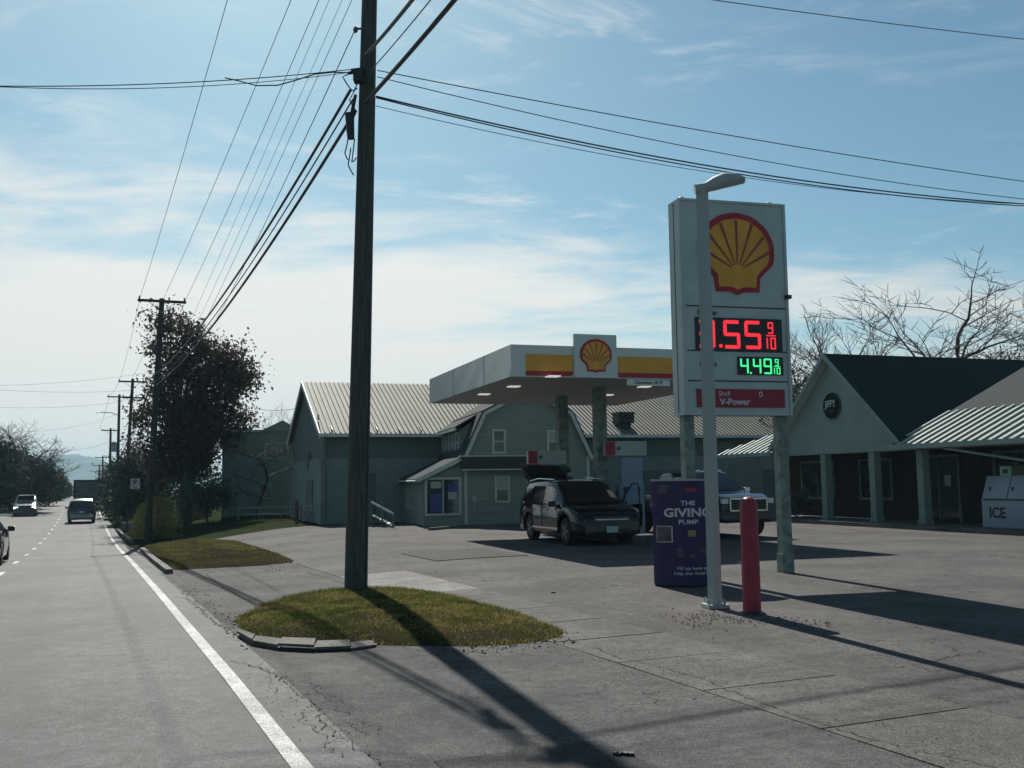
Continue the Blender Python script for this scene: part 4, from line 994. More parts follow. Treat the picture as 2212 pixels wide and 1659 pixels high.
b = MB(); b.slab([e0_, e0_+Vector((LB+.5, 0, 0)), r0_+Vector((LB+.5, 0, 0)), r0_], nrm*.06)
e1_ = Vector((-.25, WB, ZE))+Vector((0, sln.y, -sln.z))*ov; b.slab([r0_+Vector((0, .02, 0)), r0_+Vector((LB+.5, .02, 0)), e1_+Vector((LB+.5, 0, .02)), e1_+Vector((0, 0, .02))], Vector((0, sln.z, sln.y))*.06); b.build('roof', m_mroof, B)
rb = MB(); Ls = (r0_-e0_).length; rb.box((0, Ls/2, .028), (.055, Ls-.02, .055)); rib0 = rb.build('roof_rib', m_rib, B)
pitch = math.atan2(sln.z, sln.y); nr = 128
for k in range(nr):
    o = rib0 if k == 0 else inst(rib0, B)
    o.location = e0_+Vector((.25+k*(LB-.1)/(nr-1), 0, 0))+nrm*.061; o.rotation_euler = (pitch, 0, 0)
b = MB(); b.box((LB/2-.1, -ov*sln.y-.07, ZE-ov*sln.z-.02), (LB+.3, .12, .13)); b.build('gutter', m_white, B)
b = MB(); b.box((LB/2-.1, -ov*sln.y*.5+.06, ZE-.14), (LB+.2, .3, .05)); b.build('eave_fascia', m_barn, B)
b = MB(); b.slab([e0_+Vector((-.03, 0, -.16)), e0_+Vector((-.03, 0, .08)), r0_+Vector((-.03, 0, .1)), r0_+Vector((-.03, 0, -.16))], (.05, 0, 0)); b.slab([e1_+Vector((-.03, 0, -.16)), e1_+Vector((-.03, 0, .10)), r0_+Vector((-.03, 0.02, .1)), r0_+Vector((-.03, 0.02, -.16))], (.05, 0, 0)); b.build('bargeboard', m_white, B)
sg = MB(); sg.box((0, 0, .05), (.05, .5, .09)); s0 = sg.build('snow_guard', m_black, B)
for k in range(9):
    o = s0 if k == 0 else inst(s0, B); o.location = e0_+sln*.45+nrm*.07+Vector((.6+1.05*k, 0, 0)); o.rotation_euler = (pitch, 0, 0)
b = MB(); b.tube([Vector((.06, -.1, ZE-.3)), Vector((.06, -.09, .1))], .05, 6); b.build('downpipe', m_barn, B)
for (yy, zz, w, h) in ((4.4, 2.9, .5, .9), (2.8, 4.9, .22, .2), (.9, 4.9, .25, .25)):
    b = MB(); b.box((-.14, yy, zz), (.06, w, h)); b.build('wall_vent', m_barn if h > .5 else m_steel, B)
b = MB(); b.box((-.16, 3.6, 1.0), (.08, 2.2, 2.0)); b.build('side_door', m_barn, B)
for (xx, w) in ((1.9, 1.0), (17.5, 3.0), (24.5, 2.4)):
    b = MB(); b.box((xx, -.06, 1.15), (w, .05, 2.2)); b.build('door', m_barn, B)
hp_ = AT(1405, 924, 51)
t = thing('roof_vent_unit', 'square black vent unit standing on the grey roof right of the canopy columns', 'roof vent', (0, 0, 0), ba)
lx = 15.4; t.location = B.location+Matrix.Rotation(ba, 3, 'Z')@(Vector((lx, 0, ZE))+sln*.3+nrm*.08)
b = MB(); b.box((0, .2, .55), (.85, .8, .5)); b.build('housing', m_black, t); b = MB(); b.box((0, .25, .2), (.6, .6, .5)); b.build('curb', m_black, t); b = MB(); b.box((0, .2, .83), (.95, .9, .06)); b.build('cap', m_ins, t)
# --- gambrel house
ha = radians(13); Ph = AT(1003, 1040, 42.6)
Hh = thing('gambrel_house', 'green gambrel roofed house with shop window and glazed lean-to', 'house', (Ph.x, Ph.y, 0), ha)
def hx_(px, Y=42.6): 
    k = (px-1106)/FPX; return (k*42.6-Ph.x)/(cos(ha)-k*sin(ha))
WH = hx_(1270); DH = 10.5; ZB2 = AT(1003, 985, 42.6).z; ZK = AT(1045, 893, 43).z; ZP = ZK+.95
xk = hx_(1043)
prof_ = [(0, ZB2), (xk, ZK), (WH/2, ZP), (WH-xk, ZK), (WH, ZB2)]
b = MB(); b.slab([(0, 0, -.1)]+[(x, 0, z) for x, z in prof_]+[(WH, 0, -.1)], (0, .2, 0)); b.build('front_wall', m_side, Hh)
b = MB(); b.box((0.1, DH/2+.1, ZB2/2), (.2, DH-.22, ZB2)); b.box((WH-.1, DH/2+.1, ZB2/2), (.2, DH-.22, ZB2)); b.slab([(0, DH, -.1)]+[(x, DH, z) for x, z in prof_]+[(WH, DH, -.1)], (0, -.2, 0)); b.build('side_wall', m_side, Hh)
b = MB()
for i in range(4):
    (xa, za), (xb, zb) = prof_[i], prof_[i+1]; d = Vector((xb-xa, 0, zb-za)).normalized(); n = Vector((-d.z, 0, d.x))
    A_ = Vector((xa, -.3, za))-(d*.2 if i == 0 else Vector()); B_ = Vector((xb, -.3, zb))+(d*.2 if i == 3 else Vector())
    b.slab([A_+n*.02, B_+n*.02, B_+n*.02+Vector((0, DH+.5, 0)), A_+n*.02+Vector((0, DH+.5, 0))], n*.1)
b.build('roof', m_shing, Hh)
b = MB()
for i in range(4):
    (xa, za), (xb, zb) = prof_[i], prof_[i+1]; d = Vector((xb-xa, 0, zb-za)).normalized(); n = Vector((-d.z, 0, d.x))
    A_ = Vector((xa, -.34, za))-(d*.2 if i == 0 else Vector()); B_ = Vector((xb, -.34, zb))+(d*.2 if i == 3 else Vector())
    b.slab([A_-n*.10, B_-n*.10, B_+n*.05, A_+n*.05], (0, .04, 0))
b.build('rake_trim', m_trim, Hh)
# shed dormer on the left
dz = AT(1004, 924, 43.4).z
b = MB(); b.box((.12, DH/2+.45, (ZB2+dz)/2), (.14, DH-1.4, dz-ZB2)); b.slab([(.13, 1.05, ZB2), (.13, 1.05, dz), (WH/2, 1.05, ZP-.03), (xk+.1, 1.05, ZK)], (0, .12, 0)); b.build('dormer_wall', m_side, Hh)
d = Vector((WH/2+.2, 0, ZP+.12-dz)).normalized(); n = Vector((-d.z, 0, d.x))
b = MB(); A_ = Vector((-.2, .75, dz-.02)); B_ = Vector((WH/2, .75, ZP+.14)); b.slab([A_, B_, B_+Vector((0, DH-.5, 0)), A_+Vector((0, DH-.5, 0))], n*.08); b.build('dormer_roof', m_shing, Hh)
b = MB(); b.box((-.22, DH/2+.5, dz-.05), (.06, DH-.5, .12)); b.build('dormer_gutter', m_trim, Hh)
for yy in (1.9, 3.6, 5.4, 7.2): window(Hh, TR(.03, yy, (ZB2+dz)/2+.02, -pi/2), .55, .72, mull=1)
for cx_ in (.06, WH-.06): b = MB(); b.box((cx_, -.015, ZB2/2), (.12, .03, ZB2-.05)); b.build('corner_board', m_trim, Hh)
# front windows
for px, bl in ((1076, False), (1194, True)):
    wx = hx_(px); window(Hh, TR(wx, -.02, AT(px, 953, 42.6).z), .42, .86, blind=bl)
wx = hx_(1082); window(Hh, TR(wx, -.02, AT(1082, 1057, 42.6).z), .48, .95, blind=True)
b = MB(); xa = -.15; xb = hx_(1160); b.box(((xa+xb)/2, -.22, AT(1080, 1000, 42.6).z), (xb-xa, .4, .46)); b.build('black_awning', m_black, Hh)
b = MB(); zt_ = AT(1080, 986, 42.6).z; b.box(((xa+xb)/2+.3, -.25, zt_+.02), (xb-xa+.8, .46, .05)); b.box(((xa+xb)/2, -.25, AT(1080, 1013, 42.4).z-.02), (xb-xa+.04, .46, .05)); b.build('awning_trim', m_trim, Hh)
b = MB(); wx = hx_(1021); b.box((wx, -.03, AT(1021, 1078, 42.6).z), (.2, .06, .24)); b.tube([Vector((wx, -.05, AT(1021, 1085, 42.6).z)), Vector((wx+.03, -.05, .4))], .015, 5); b.build('meter_box', m_blind, Hh)
# lean-to with shop window
xl = hx_(911); ZL = AT(911, 1031, 42).z
b = MB(); b.slab([(xl, -.01, -.1), (xl, -.01, ZL), (0, -.01, ZB2-.08), (0, -.01, -.1)], (0, .15, 0)); b.build('lean_to_wall', m_side, Hh)
LLn = 8.6
b = MB()
b.box((xl+.08, LLn/2, ZL/2*.35-.1), (.12, LLn, ZL*.35)); b.box((xl+.08, LLn/2, ZL-.06), (.12, LLn, .16)); b.build('lean_to_wall', m_side, Hh)
for k in range(11):
    b = MB(); b.box((xl+.06, .1+k*(LLn-.2)/10, ZL*.62), (.1, .12, ZL*.70)); b.build('glazing_post', m_trim, Hh)
for k in range(10):
    b = MB(); b.box((xl+.085, .1+(k+.5)*(LLn-.2)/10, ZL*.62), (.02, (LLn-.2)/10-.13, ZL*.68)); b.build('glazing_pane', m_glass, Hh)
d = Vector((0-xl, 0, ZB2-.05-ZL)).normalized(); n = Vector((-d.z, 0, d.x))
b = MB(); A_ = Vector((xl, -.25, ZL))-d*.3; B_ = Vector((0, -.25, ZB2-.03)); b.slab([A_, B_, B_+Vector((0, LLn+.3, 0)), A_+Vector((0, LLn+.4, 0))], n*.07); b.build('lean_to_roof', m_shing, Hh)
b = MB(); b.slab([A_-n*.1+Vector((0, -.03, 0)), B_-n*.1+Vector((0, -.03, 0)), B_+n*.06+Vector((0, -.03, 0)), A_+n*.06+Vector((0, -.03, 0))], (0, .05, 0)); b.tube([A_+Vector((-.03, 0, -.02)), A_+Vector((-.03, LLn+.3, -.02))], .05, 6); b.build('lean_to_gutter', m_trim, Hh)
sx0, sx1 = hx_(920), hx_(989); z0_, z1_ = AT(950, 1109, 42.4).z, AT(950, 1036, 42.4).z
wo_ = window(Hh, TR((sx0+sx1)/2, -.05, (z0_+z1_)/2), sx1-sx0, z1_-z0_, mull=2, sash=False, name='shop_window')
b = MB(); b.box((-.28, -.0, -.28), (.50, .008, .75)); b.box((.40, 0, .35), (.40, .008, .35)); b.build('blue_poster', m_bluep, wo_)
b = MB(); b.box((.38, 0, .12), (.34, .007, .5)); b.build('pale_poster', m_blind, wo_); b = MB(); b.box((-.3, 0, .48), (.45, .007, .28)); b.build('pale_poster', m_blind, wo_)
# ramp beside the house
rp = hit(850, 1140); t = thing('ramp_railing', 'sloping white handrail of a wooden ramp left of the lean-to', 'railing', rp)
q1_ = AT(801, 1082, rp.y+1.5)-rp; q2_ = AT(850, 1108, rp.y)-rp; q3_ = AT(803, 1112, rp.y+1.5)-rp; q4_ = AT(848, 1137, rp.y)-rp
b = MB(); b.slab([q1_, q2_, q2_+Vector((0, 0, -.09)), q1_+Vector((0, 0, -.09))], (0, .08, 0)); b.build('handrail', m_trim, t)
for k in range(6):
    p_ = q3_.lerp(q4_, (k+.15)/6); e_ = q3_.lerp(q4_, (k+.85)/6); b = MB(); b.slab([p_, e_, e_+Vector((0, 0, -.05)), p_+Vector((0, 0, -.05))], (0, .9, 0)); b.build('tread', m_trim if k % 2 == 0 else m_kerb, t)
for k in (0, .5, .97):
    p_ = q1_.lerp(q2_, k); b = MB(); b.box((p_.x, p_.y+.04, (p_.z-.1)/2), (.07, .07, p_.z+.1)); b.build('rail_post', m_barn, t)
# --- dark building far left of the barn
a_ = AT(478, 1120, 62); t = thing('dark_building', 'dark flat roofed building with a pair of windows behind the brown tree', 'building', (a_.x, 62, 0), radians(5))
WD = AT(626, 1100, 62).x-a_.x; ZD = AT(550, 932, 62).z
b = MB(); b.box((WD/2, 4, ZD/2-.3), (WD, 8, ZD+.6)); b.build('wall', m_barn, t)
b = MB(); b.box((WD/2, 4, ZD+.05), (WD+.2, 8.2, .12)); b.build('roof', m_trim, t)
b = MB(); gx = AT(600, 1000, 61.8).x-a_.x; gz = AT(608, 925, 61.8).z; b.slab([(gx-1.2, -.2, ZD), (gx+.2, -.2, gz+.5), (gx+1.4, -.2, ZD)], (0, 3, 0)); b.build('small_gable', m_barn, t)
wz = AT(595, 973, 61.9).z; wx = AT(595, 973, 61.9).x-a_.x; window(t, TR(wx, -.04, wz), 1.3, .8, mull=2, sash=False, frame=m_block)
wx = AT(570, 1050, 61.9).x-a_.x; window(t, TR(wx, -.04, AT(560, 1060, 62).z), .6, .8, sash=False, frame=m_block)
b = MB(); b.lathe([(.28, 0), (.34, .14), (.05, .28)], 10, (AT(530, 926, 62).x-a_.x, .6, ZD+.1)); b.build('roof_ventilator', m_ins, t)
# low bench-like fence, meter box and bins before the barn end
p_ = hit(585, 1122); t = thing('low_fence', 'low two rail fence of pale boards before the dark building', 'fence', (p_.x, p_.y, p_.z))
for zz, w in ((.62, 3.6), (.28, 3.0)): b = MB(); b.box((0, 0, zz), (w, .05, .09)); b.build('rail', m_block, t)
for xx in (-1.7, -.6, .5, 1.6): b = MB(); b.box((xx, .05, .38), (.09, .09, .78)); b.build('post', m_barn, t)
p_ = hit(664, 1127); t = thing('gas_meter', 'grey gas meter pipes at the foot of the barn end wall', 'meter', p_)
b = MB(); b.box((0, 0, .35), (.3, .2, .3)); b.build('meter', m_block, t); b = MB(); b.tube([Vector((-.22, 0, 0)), Vector((-.22, 0, .75)), Vector((.22, 0, .75)), Vector((.22, 0, 0))], .03, 6); b.build('pipe', m_trim, t)
p_ = hit(641, 1133); o = MB().lathe([(.08, 0), (.08, 1.0), (.02, 1.08)], 10).build('small_bollard', M('rusty_post', (0.14, 0.05, 0.045), .9)); o.location = p_; tag(o, 'short rusty guard post by the barn corner', 'bollard')
# --- store: local x = along the front towards the camera (s), y = away from road (t)
SD = Vector((-.323, .946)).normalized(); SN = Vector((SD.y, -SD.x)); sa = math.atan2(-SD.y, -SD.x)
A0 = Vector((13.9, 34.9)); PKx = A0+SD*4.6      # gable centre on the front plane
ST = thing('convenience_store', 'brick convenience store with dark roof and green gable carrying a round sign', 'building', (PKx.x, PKx.y, 0), sa)
# local +y must be SN: rotate(sa) maps (0,1) to (-sin sa, cos sa)
ysg = 1.0 if Vector((-sin(sa), cos(sa))).dot(SN) > 0 else -1.0
def sp(s, t_, z): return Vector((s, ysg*t_, z))
GH = 3.86; ZG = 3.05; ZGB = 2.72; ZPK = 6.45; slope = (ZPK-ZG)/GH
DW = 2.3; S0, S1 = -8.2, 14.0; BD = 13.0
def spoly(b, pts, off): b.slab([sp(*p) for p in pts], sp(*off))
b = MB(); spoly(b, [(-GH, 0, ZGB), (GH, 0, ZGB), (GH, 0, ZG), (0, 0, ZPK-.05), (-GH, 0, ZG)], (0, .16, 0)); b.build('gable', m_gable, ST)
# gable roof (ridge along t)
ovh = .35; dl = Vector((1, 0, -slope)).normalized()
for sgn in (-1, 1):
    b = MB(); th = .12
    pts = [(0, -.35, ZPK+.1), (sgn*(GH+.25), -.35, ZG-.25*slope+.1), (sgn*(GH+.25), BD, ZG-.25*slope+.1), (0, BD, ZPK+.1)]
    spoly(b, pts, (0, 0, -.1)); b.build('gable_roof', m_droof, ST)
    b = MB(); spoly(b, [(0, -.42, ZPK-.10), (sgn*(GH+.28), -.42, ZG-.28*slope-.10), (sgn*(GH+.28), -.42, ZG-.28*slope+.10), (0, -.42, ZPK+.10)], (0, .06, 0)); b.build('rake_board', m_gable, ST)
    b = MB(); spoly(b, [(0, -.34, ZPK-.04), (sgn*GH, -.34, ZG-.04), (sgn*GH, -.02, ZG-.04), (0, -.02, ZPK-.04)], (0, 0, -.02)); b.build('rake_soffit', m_trim, ST)
# front slopes of the wings
pw = .46; TM = 2.1
def wing(s0, s1, roofname, hipL=False):
    z0w = ZG+.02; run = 7.0
    zt_ = z0w+pw*TM
    b = MB()
    if hipL: pts = [(s0, -.5, z0w-.5*pw), (s1, -.5, z0w-.5*pw), (s1, TM, zt_), (s0+TM+.5, TM, zt_)]
    else: pts = [(s0, -.5, z0w-.5*pw), (s1, -.5, z0w-.5*pw), (s1, TM, zt_), (s0, TM, zt_)]
    spoly(b, pts, (0, 0, -.08)); b.build('metal_roof', m_seamd, ST)
    b = MB(); zr = zt_+pw*(run-TM)*1.05
    spoly(b, [(s0+(TM+.5 if hipL else 0), TM+.01, zt_+.02), (s1, TM+.01, zt_+.02), (s1, run, zr), (s0+(run if hipL else 0), run, zr)], (0, 0, -.08)); b.build(roofname, m_shing, ST)
    b = MB(); b.box(sp((s0+s1)/2, -.55, z0w-.5*pw-.06), (s1-s0, .12, .16)); b.build('eave_gutter', m_gable, ST)
    ln = math.hypot(TM+.5, pw*(TM+.5)); n = int((s1-s0)/.42)
    for k in range(n+1):
        s_ = s0+.03+k*.42
        if s_ > s1-.02: break
        l_ = ln; tt = TM
        if hipL: tt = min(TM, s_-s0-.5+.0); 
        if tt < -.4: continue
        if not hipL and False: pass
        b = MB(); p0 = sp(s_, -.5, z0w-.5*pw+.0); p1 = sp(s_, tt, z0w+pw*tt+.0); b.slab([p0+Vector((-.03, 0, 0)), p0+Vector((.03, 0, 0)), p1+Vector((.03, 0, 0)), p1+Vector((-.03, 0, 0))], (0, 0, .07)); b.build('roof_seam', m_seam, ST)
wing(GH-.1, S1, 'shingle_roof'); wing(S0, -GH+.25, 'shingle_roof', True)
# beam, columns, walls
b = MB(); b.box(sp((S0+S1)/2+.2, .12, 2.80), (S1-S0-.6, .22, .24)); b.build('porch_beam', m_gable, ST)
b = MB(); b.box(sp((S0+S1)/2, DW/2, 2.95), (S1-S0-.4, DW-.3, .06)); b.build('porch_ceiling', m_brick, ST)
for L_ in (0, 2.5, 5.4, 8.6):
    s_ = 4.6-L_; b = MB(); b.box(sp(s_, .12, 1.38), (.30, .30, 2.56)); b.build('porch_column', m_col, ST)
    b = MB(); b.box(sp(s_, .12, .2), (.36, .36, .2)); b.build('column_base', m_col, ST)
b = MB(); b.box(sp(S0/2+S1/2, DW+.1, 1.45), (S1-S0-1.5, .2, 3.0)); b.box(sp(S0+.85, DW+3, 1.45), (.2, 5.6, 3.0)); b.build('brick_wall', m_brick, ST)
b = MB(); b.box(sp((S0+S1)/2, BD/2+2, 1.4), (S1-S0-2, BD-6, 2.8)); b.build('rear_wall', m_brick, ST)
def swin(s_, w, z0, z1, nm='shop_window', mull=2):
    o = window(ST, Matrix.Translation(sp(s_, DW-.04, (z0+z1)/2))@Matrix.Rotation(0 if ysg > 0 else pi, 4, 'Z'), w, z1-z0, frame=m_post, mull=mull, sash=False, name=nm); return o
swin(7.4, 3.6, .95, 2.5, mull=2); swin(-.6, 1.8, .95, 2.4, mull=1); swin(-4.4, 2.2, .95, 2.4); swin(11.5, 3.0, .95, 2.5)
o = swin(2.9, 1.9, .12, 2.45, 'entrance_door', 2)
b = MB(); b.box(sp((S0+S1)/2, DW/2-.25, .06), (S1-S0, DW+1.1, .16)); b.build('store_walk', m_kerb, ST)
for (ps, pz, pwid, phh, pm_) in ((6.4, 1.9, .5, .6, m_pgrey), (8.2, 1.7, .45, .6, m_pump), (-.5, 1.9, .45, .5, m_pgrey), (3.35, 1.6, .3, .4, m_pump), (-4.6, 1.8, .5, .5, m_pgrey)):
    b = MB(); b.box(sp(ps, DW-.06, pz), (pwid, .01, phh)); b.build('window_poster', pm_, ST)
# downpipe at right
b = MB(); b.tube([sp(6.0, -.5, 2.78), sp(6.3, -.42, 2.66), sp(9.5, .3, 2.1), sp(9.6, .3, .2)], .045, 8); b.build('downpipe', m_gable, ST)
# round sign
t = thing('round_store_sign', 'round black sign reading JIFFY on the store gable', 'sign', ST.location+Matrix.Rotation(sa, 3, 'Z')@sp(-.05, -.03, 4.52), sa+(0 if ysg > 0 else pi))
b = MB(); b.lathe([(.46, -.09), (.50, -.05), (.50, .0)], 36, axis='Y'); b.build('disc', m_dkgreen, t, smooth=True)
b = MB(); b.lathe([(.505, -.06), (.52, -.03), (.505, 0)], 36, axis='Y'); b.build('rim', m_ins, t)
text('JIFFY', .36, m_white, t, (0, -.1, .07), RX, 'lettering', bold=.004, sx=.86)
text('MART', .12, m_pred, t, (.14, -.1, -.22), RX, 'small_lettering')
# ice chest
_k = (2112-1106-2)/FPX; _o = PKx+SN*.35; _s = (_o.x-_k*_o.y)/(SD.x-_k*SD.y); _fl = _o-SD*_s   # front left corner of the chest
_c = _fl-SD*1.05+SN*.425; ICP = (_c.x, _c.y, .13)
t = thing('ice_chest', 'pale blue slant front ice chest lettered ICE in front of the store', 'ice chest', ICP, sa+(0 if ysg > 0 else pi))
w_, d_, h_ = 2.1, .85, 1.62
b = MB(); b.slab([(-w_/2, -d_/2, 0), (-w_/2, -d_/2, .85), (-w_/2, -d_/2+.28, h_), (-w_/2, d_/2, h_), (-w_/2, d_/2, 0)], (w_, 0, 0)); b.build('cabinet', m_ice, t)
tl = math.atan2(.28, h_-.85)
for xx, ww in ((-.45, .86), (.47, .86)):
    b = MB(); b.slab([(xx-ww/2, -d_/2-.0, .90), (xx+ww/2, -d_/2, .90), (xx+ww/2, -d_/2+.25, h_-.06), (xx-ww/2, -d_/2+.25, h_-.06)], (0, -.03, .012)); dd = b.build('door', m_ice, t)
    b = MB(); b.box((xx-.3, -d_/2+.08, 1.2), (.05, .06, .14)); b.build('handle', m_txtd, dd)
b = MB(); b.box((0, -d_/2-.01, .87), (w_-.1, .02, .03)); b.build('door_gap', m_txtd, t)
text('ICE', .46, m_txtd, t, (-.42, -d_/2-.008, .45), RX, 'lettering', bold=.012)
b = MB()
for k in range(3): b.box((w_/2+.012, -.1, 1.35-.42*k), (.02, .5, .3))
b.build('side_sticker', m_txtd, t)
q_ = t.location
t = thing('green_crate', 'small green printed box standing on top of the ice chest', 'box', (q_.x+.02, q_.y, .13+h_), sa+(0 if ysg > 0 else pi))
b = MB(); b.box((-.25, 0, .15), (.42, .42, .29)); b.build('carton', m_green, t)
b = MB(); b.box((.24, .05, .16), (.5, .4, .31)); b.build('carton', m_leafg, t)
b = MB(); b.box((-.25, -.216, .13), (.2, .006, .14)); b.build('printed_mark', m_txtd, t)
# shrub by the store column and bench
# ------------------------------------------------------------------ signs at the roadside
p_ = hit(287, 1163); t = thing('no_parking_sign', 'small white no parking sign on a thin post between road and lot', 'sign', p_, radians(0))
zs = AT(291, 1045, p_.y).z-p_.z
b = MB(); b.tube([Vector((0, 0, -.2)), Vector((.06, 0, zs+.2))], .028, 6); b.build('post', m_pole2, t)
b = MB(); b.box((.07, -.04, zs), (.46, .015, .52)); b.build('plate', m_white, t)
text('P', .36, m_txtd, t, (.07, -.05, zs+.03), RX, 'letter', bold=.012)
b = MB(); b.tube([Vector((.07+.19*cos(a), -.052, zs+.03+.19*sin(a))) for a in [i*pi/14 for i in range(29)]], .017, 5, cap=False); b.tube([Vector((.07-.13, -.054, zs+.16)), Vector((.07+.13, -.054, zs-.10))], .015, 5); b.build('prohibition_ring', m_dred, t)
b = MB(); b.box((.07, -.052, zs-.21), (.3, .006, .035)); b.build('arrow', m_txtd, t)
for (x, y, ty, lab) in ((274, 1150, 1092, 'thin bare sign post left of the no parking sign'), (257, 1145, 1085, 'weathered short post at the verge edge farther left'), (106, 1093, 1072, 'thin dark post at the far left edge of the road')):
    p_ = hit(x, y); z_ = AT(x, ty, p_.y).z-p_.z; o = MB().tube([Vector((0, 0, -.1)), Vector((0, 0, z_))], .04, 6).build('sign_post', m_pole2); o.location = p_; tag(o, lab, 'post')
# ------------------------------------------------------------------ trees
def branches(rnd, h, spread, levels, trunk_r, upward=.55, start=.3, nb=(5, 4, 4, 3), droop=0, twig=.006, wob=.12):
    tr = MB(); tw = MB(); tips = []
    def grow(p, d, L, r, lv):
        n = 5 if lv < 2 else 3; pts = [p]; q = p.copy(); dd = d.copy()
        for i in range(n):
            dd = (dd+Vector((rnd.gauss(0, wob*1.6), rnd.gauss(0, wob*1.6), rnd.gauss(0, wob)+.03-droop))).normalized(); q = q+dd*L/n; pts.append(q.copy())
        rs = [r*(1-.6*i/n) for i in range(n+1)]
        (tr if lv == 0 else tw).tube(pts, rs, 8 if lv == 0 else (5 if lv == 1 else 3), cap=False)
        if lv >= levels: tips.append((pts[-1], dd)); tips.append((pts[-2], dd)); return
        k = nb[min(lv, len(nb)-1)]
        for i in range(k):
            s = start+(1-start)*(i+rnd.random()*.8)/k if lv == 0 else .25+.75*(i+rnd.random())/k
            j = min(n-1, int(s*n)); pp = pts[j].lerp(pts[j+1], s*n-j)
            az = rnd.uniform(0, 2*pi); side = Vector((cos(az), sin(az), 0)); 
            nd = (dd*(upward)+side*(spread)+Vector((0, 0, .15*rnd.random()))).normalized()
            grow(pp, nd, L*rnd.uniform(.45, .72)*(1.15-.5*s if lv == 0 else 1), max(twig, rs[j]*.62), lv+1)
        grow(pts[-1], dd, L*.45, max(twig, rs[-1]), lv+1)
    grow(Vector((0, 0, -.2)), Vector((rnd.gauss(0, .04), 0, 1)), h*.62, trunk_r, 0)
    return tr, tw, tips
def leafcards(rnd, tips, n, size, sp_, zmin=0, per=None):
    b = MB(); nt_ = len(tips)
    for i in range(n):
        p, d = tips[rnd.randrange(nt_)]
        q = p+Vector((rnd.gauss(0, sp_), rnd.gauss(0, sp_), rnd.gauss(0, sp_*.8)))
        if q.z < zmin: continue
        s = size*rnd.uniform(.5, 1.3); a = Vector((rnd.gauss(0, 1), rnd.gauss(0, 1), rnd.gauss(0, 1))).normalized(); c = a.cross(Vector((rnd.gauss(0, 1), rnd.gauss(0, 1), rnd.gauss(0, 1)))).normalized()
        b.add([q-a*s, q+c*s*.45, q+a*s, q-c*s*.45], [(0, 1, 2, 3)])
    return b
def tree(name, label, loc, h, rnd_seed, leaf=None, nleaf=0, lsize=.1, lsp=.4, levels=3, spread=.8, tr=.2, nb=(6, 4, 4, 3), group=None, barkm=None, twm=None, upward=.55, start=.3, cat='tree', fit=None, zmin=.5, twig=.008, sx=1.0):
    rnd = random.Random(rnd_seed); a, b_, tips = branches(rnd, h, spread, levels, tr, nb=nb, upward=upward, start=start, twig=twig)
    zm = max(max(v[2] for v in b_.v), .1); k = h/zm
    mx = sum(p.x for p, d in tips)/len(tips); my = sum(p.y for p, d in tips)/len(tips); mz = sum(p.z for p, d in tips)/len(tips)
    for m__ in (a, b_): m__.v = [(v[0]-mx*v[2]/mz, v[1]-my*v[2]/mz, v[2]) for v in m__.v]
    tips = [(Vector((p.x-mx*p.z/mz, p.y-my*p.z/mz, p.z)), d) for p, d in tips]
    for m__ in (a, b_): m__.v = [(v[0]*k*sx, v[1]*k*sx, v[2]*k) for v in m__.v]
    tips = [(Vector((p.x*k*sx, p.y*k*sx, p.z*k)), d) for p, d in tips]
    t = thing(name, label, cat, loc, rnd.uniform(0, 6), group)
    a.build('trunk', barkm or m_bark, t, smooth=True, sharp=80); b_.build('branches', twm or m_twig, t)
    if leaf and nleaf:
        lb = leafcards(rnd, tips, nleaf, lsize, lsp, zmin); o = lb.build('crown', leaf, t)
    return t
def gxy(px, Y, dz=0): p = AT(px, 1040, Y); return Vector((p.x, p.y, terr(p.x, p.y)+dz))
# big brown leaved tree: crown envelope built from several limbs
def crowntree(label, loc, ells, seedn, nleaf, lsize, leaf, trunk_h, tr, name='oak_tree'):
    rnd = random.Random(seedn); t = thing(name, label, 'tree', loc)
    tb = MB(); tb.tube([Vector((0, 0, -.2)), Vector((.05, 0, trunk_h*.5)), Vector((0, 0, trunk_h))], [tr*1.3, tr, tr*.85], 10, cap=False); tb.build('trunk', m_bark, t, smooth=True, sharp=80)
    bb = MB(); clumps = []
    for (c, r, w) in ells:
        for _ in range(int(26*w)):
            while True:
                v = Vector((rnd.uniform(-1, 1), rnd.uniform(-1, 1), rnd.uniform(-1, 1)))
                if v.length < 1: break
            v = v.normalized()*(v.length**.45); clumps.append(Vector(c)+Vector((v.x*r[0], v.y*r[1], v.z*r[2])))
    base = Vector((0, 0, trunk_h*.8))
    for c in clumps:
        mid = base.lerp(c, .5)+Vector((rnd.gauss(0, .25), rnd.gauss(0, .25), -.3)); bb.tube([base+Vector((rnd.gauss(0, .1), 0, rnd.uniform(-.5, 1.2))), mid, c], [.07, .04, .012], 4, cap=False)
        for _ in range(4): bb.tube([c, c+Vector((rnd.gauss(0, .45), rnd.gauss(0, .45), rnd.gauss(0, .4)))], [.014, .006], 3, cap=False)
    bb.build('branches', m_twig, t)
    lb = MB(); sz = [rnd.uniform(.28, .62) for _ in clumps]
    for _ in range(nleaf):
        i = rnd.randrange(len(clumps)); q = clumps[i]+Vector((rnd.gauss(0, sz[i]), rnd.gauss(0, sz[i]), rnd.gauss(0, sz[i]*.8))); s = lsize*rnd.uniform(.5, 1.3)
        a = Vector((rnd.gauss(0, 1), rnd.gauss(0, 1), rnd.gauss(0, 1))).normalized(); c = a.cross(Vector((rnd.gauss(0, 1), rnd.gauss(0, 1), rnd.gauss(0, 1)))).normalized()
        lb.add([q-a*s, q+c*s*.5, q+a*s*.9, q-c*s*.5], [(0, 1, 2, 3)])
    lb.build('crown', leaf, t); return t
YT = 62.0; g0 = gxy(402, YT)
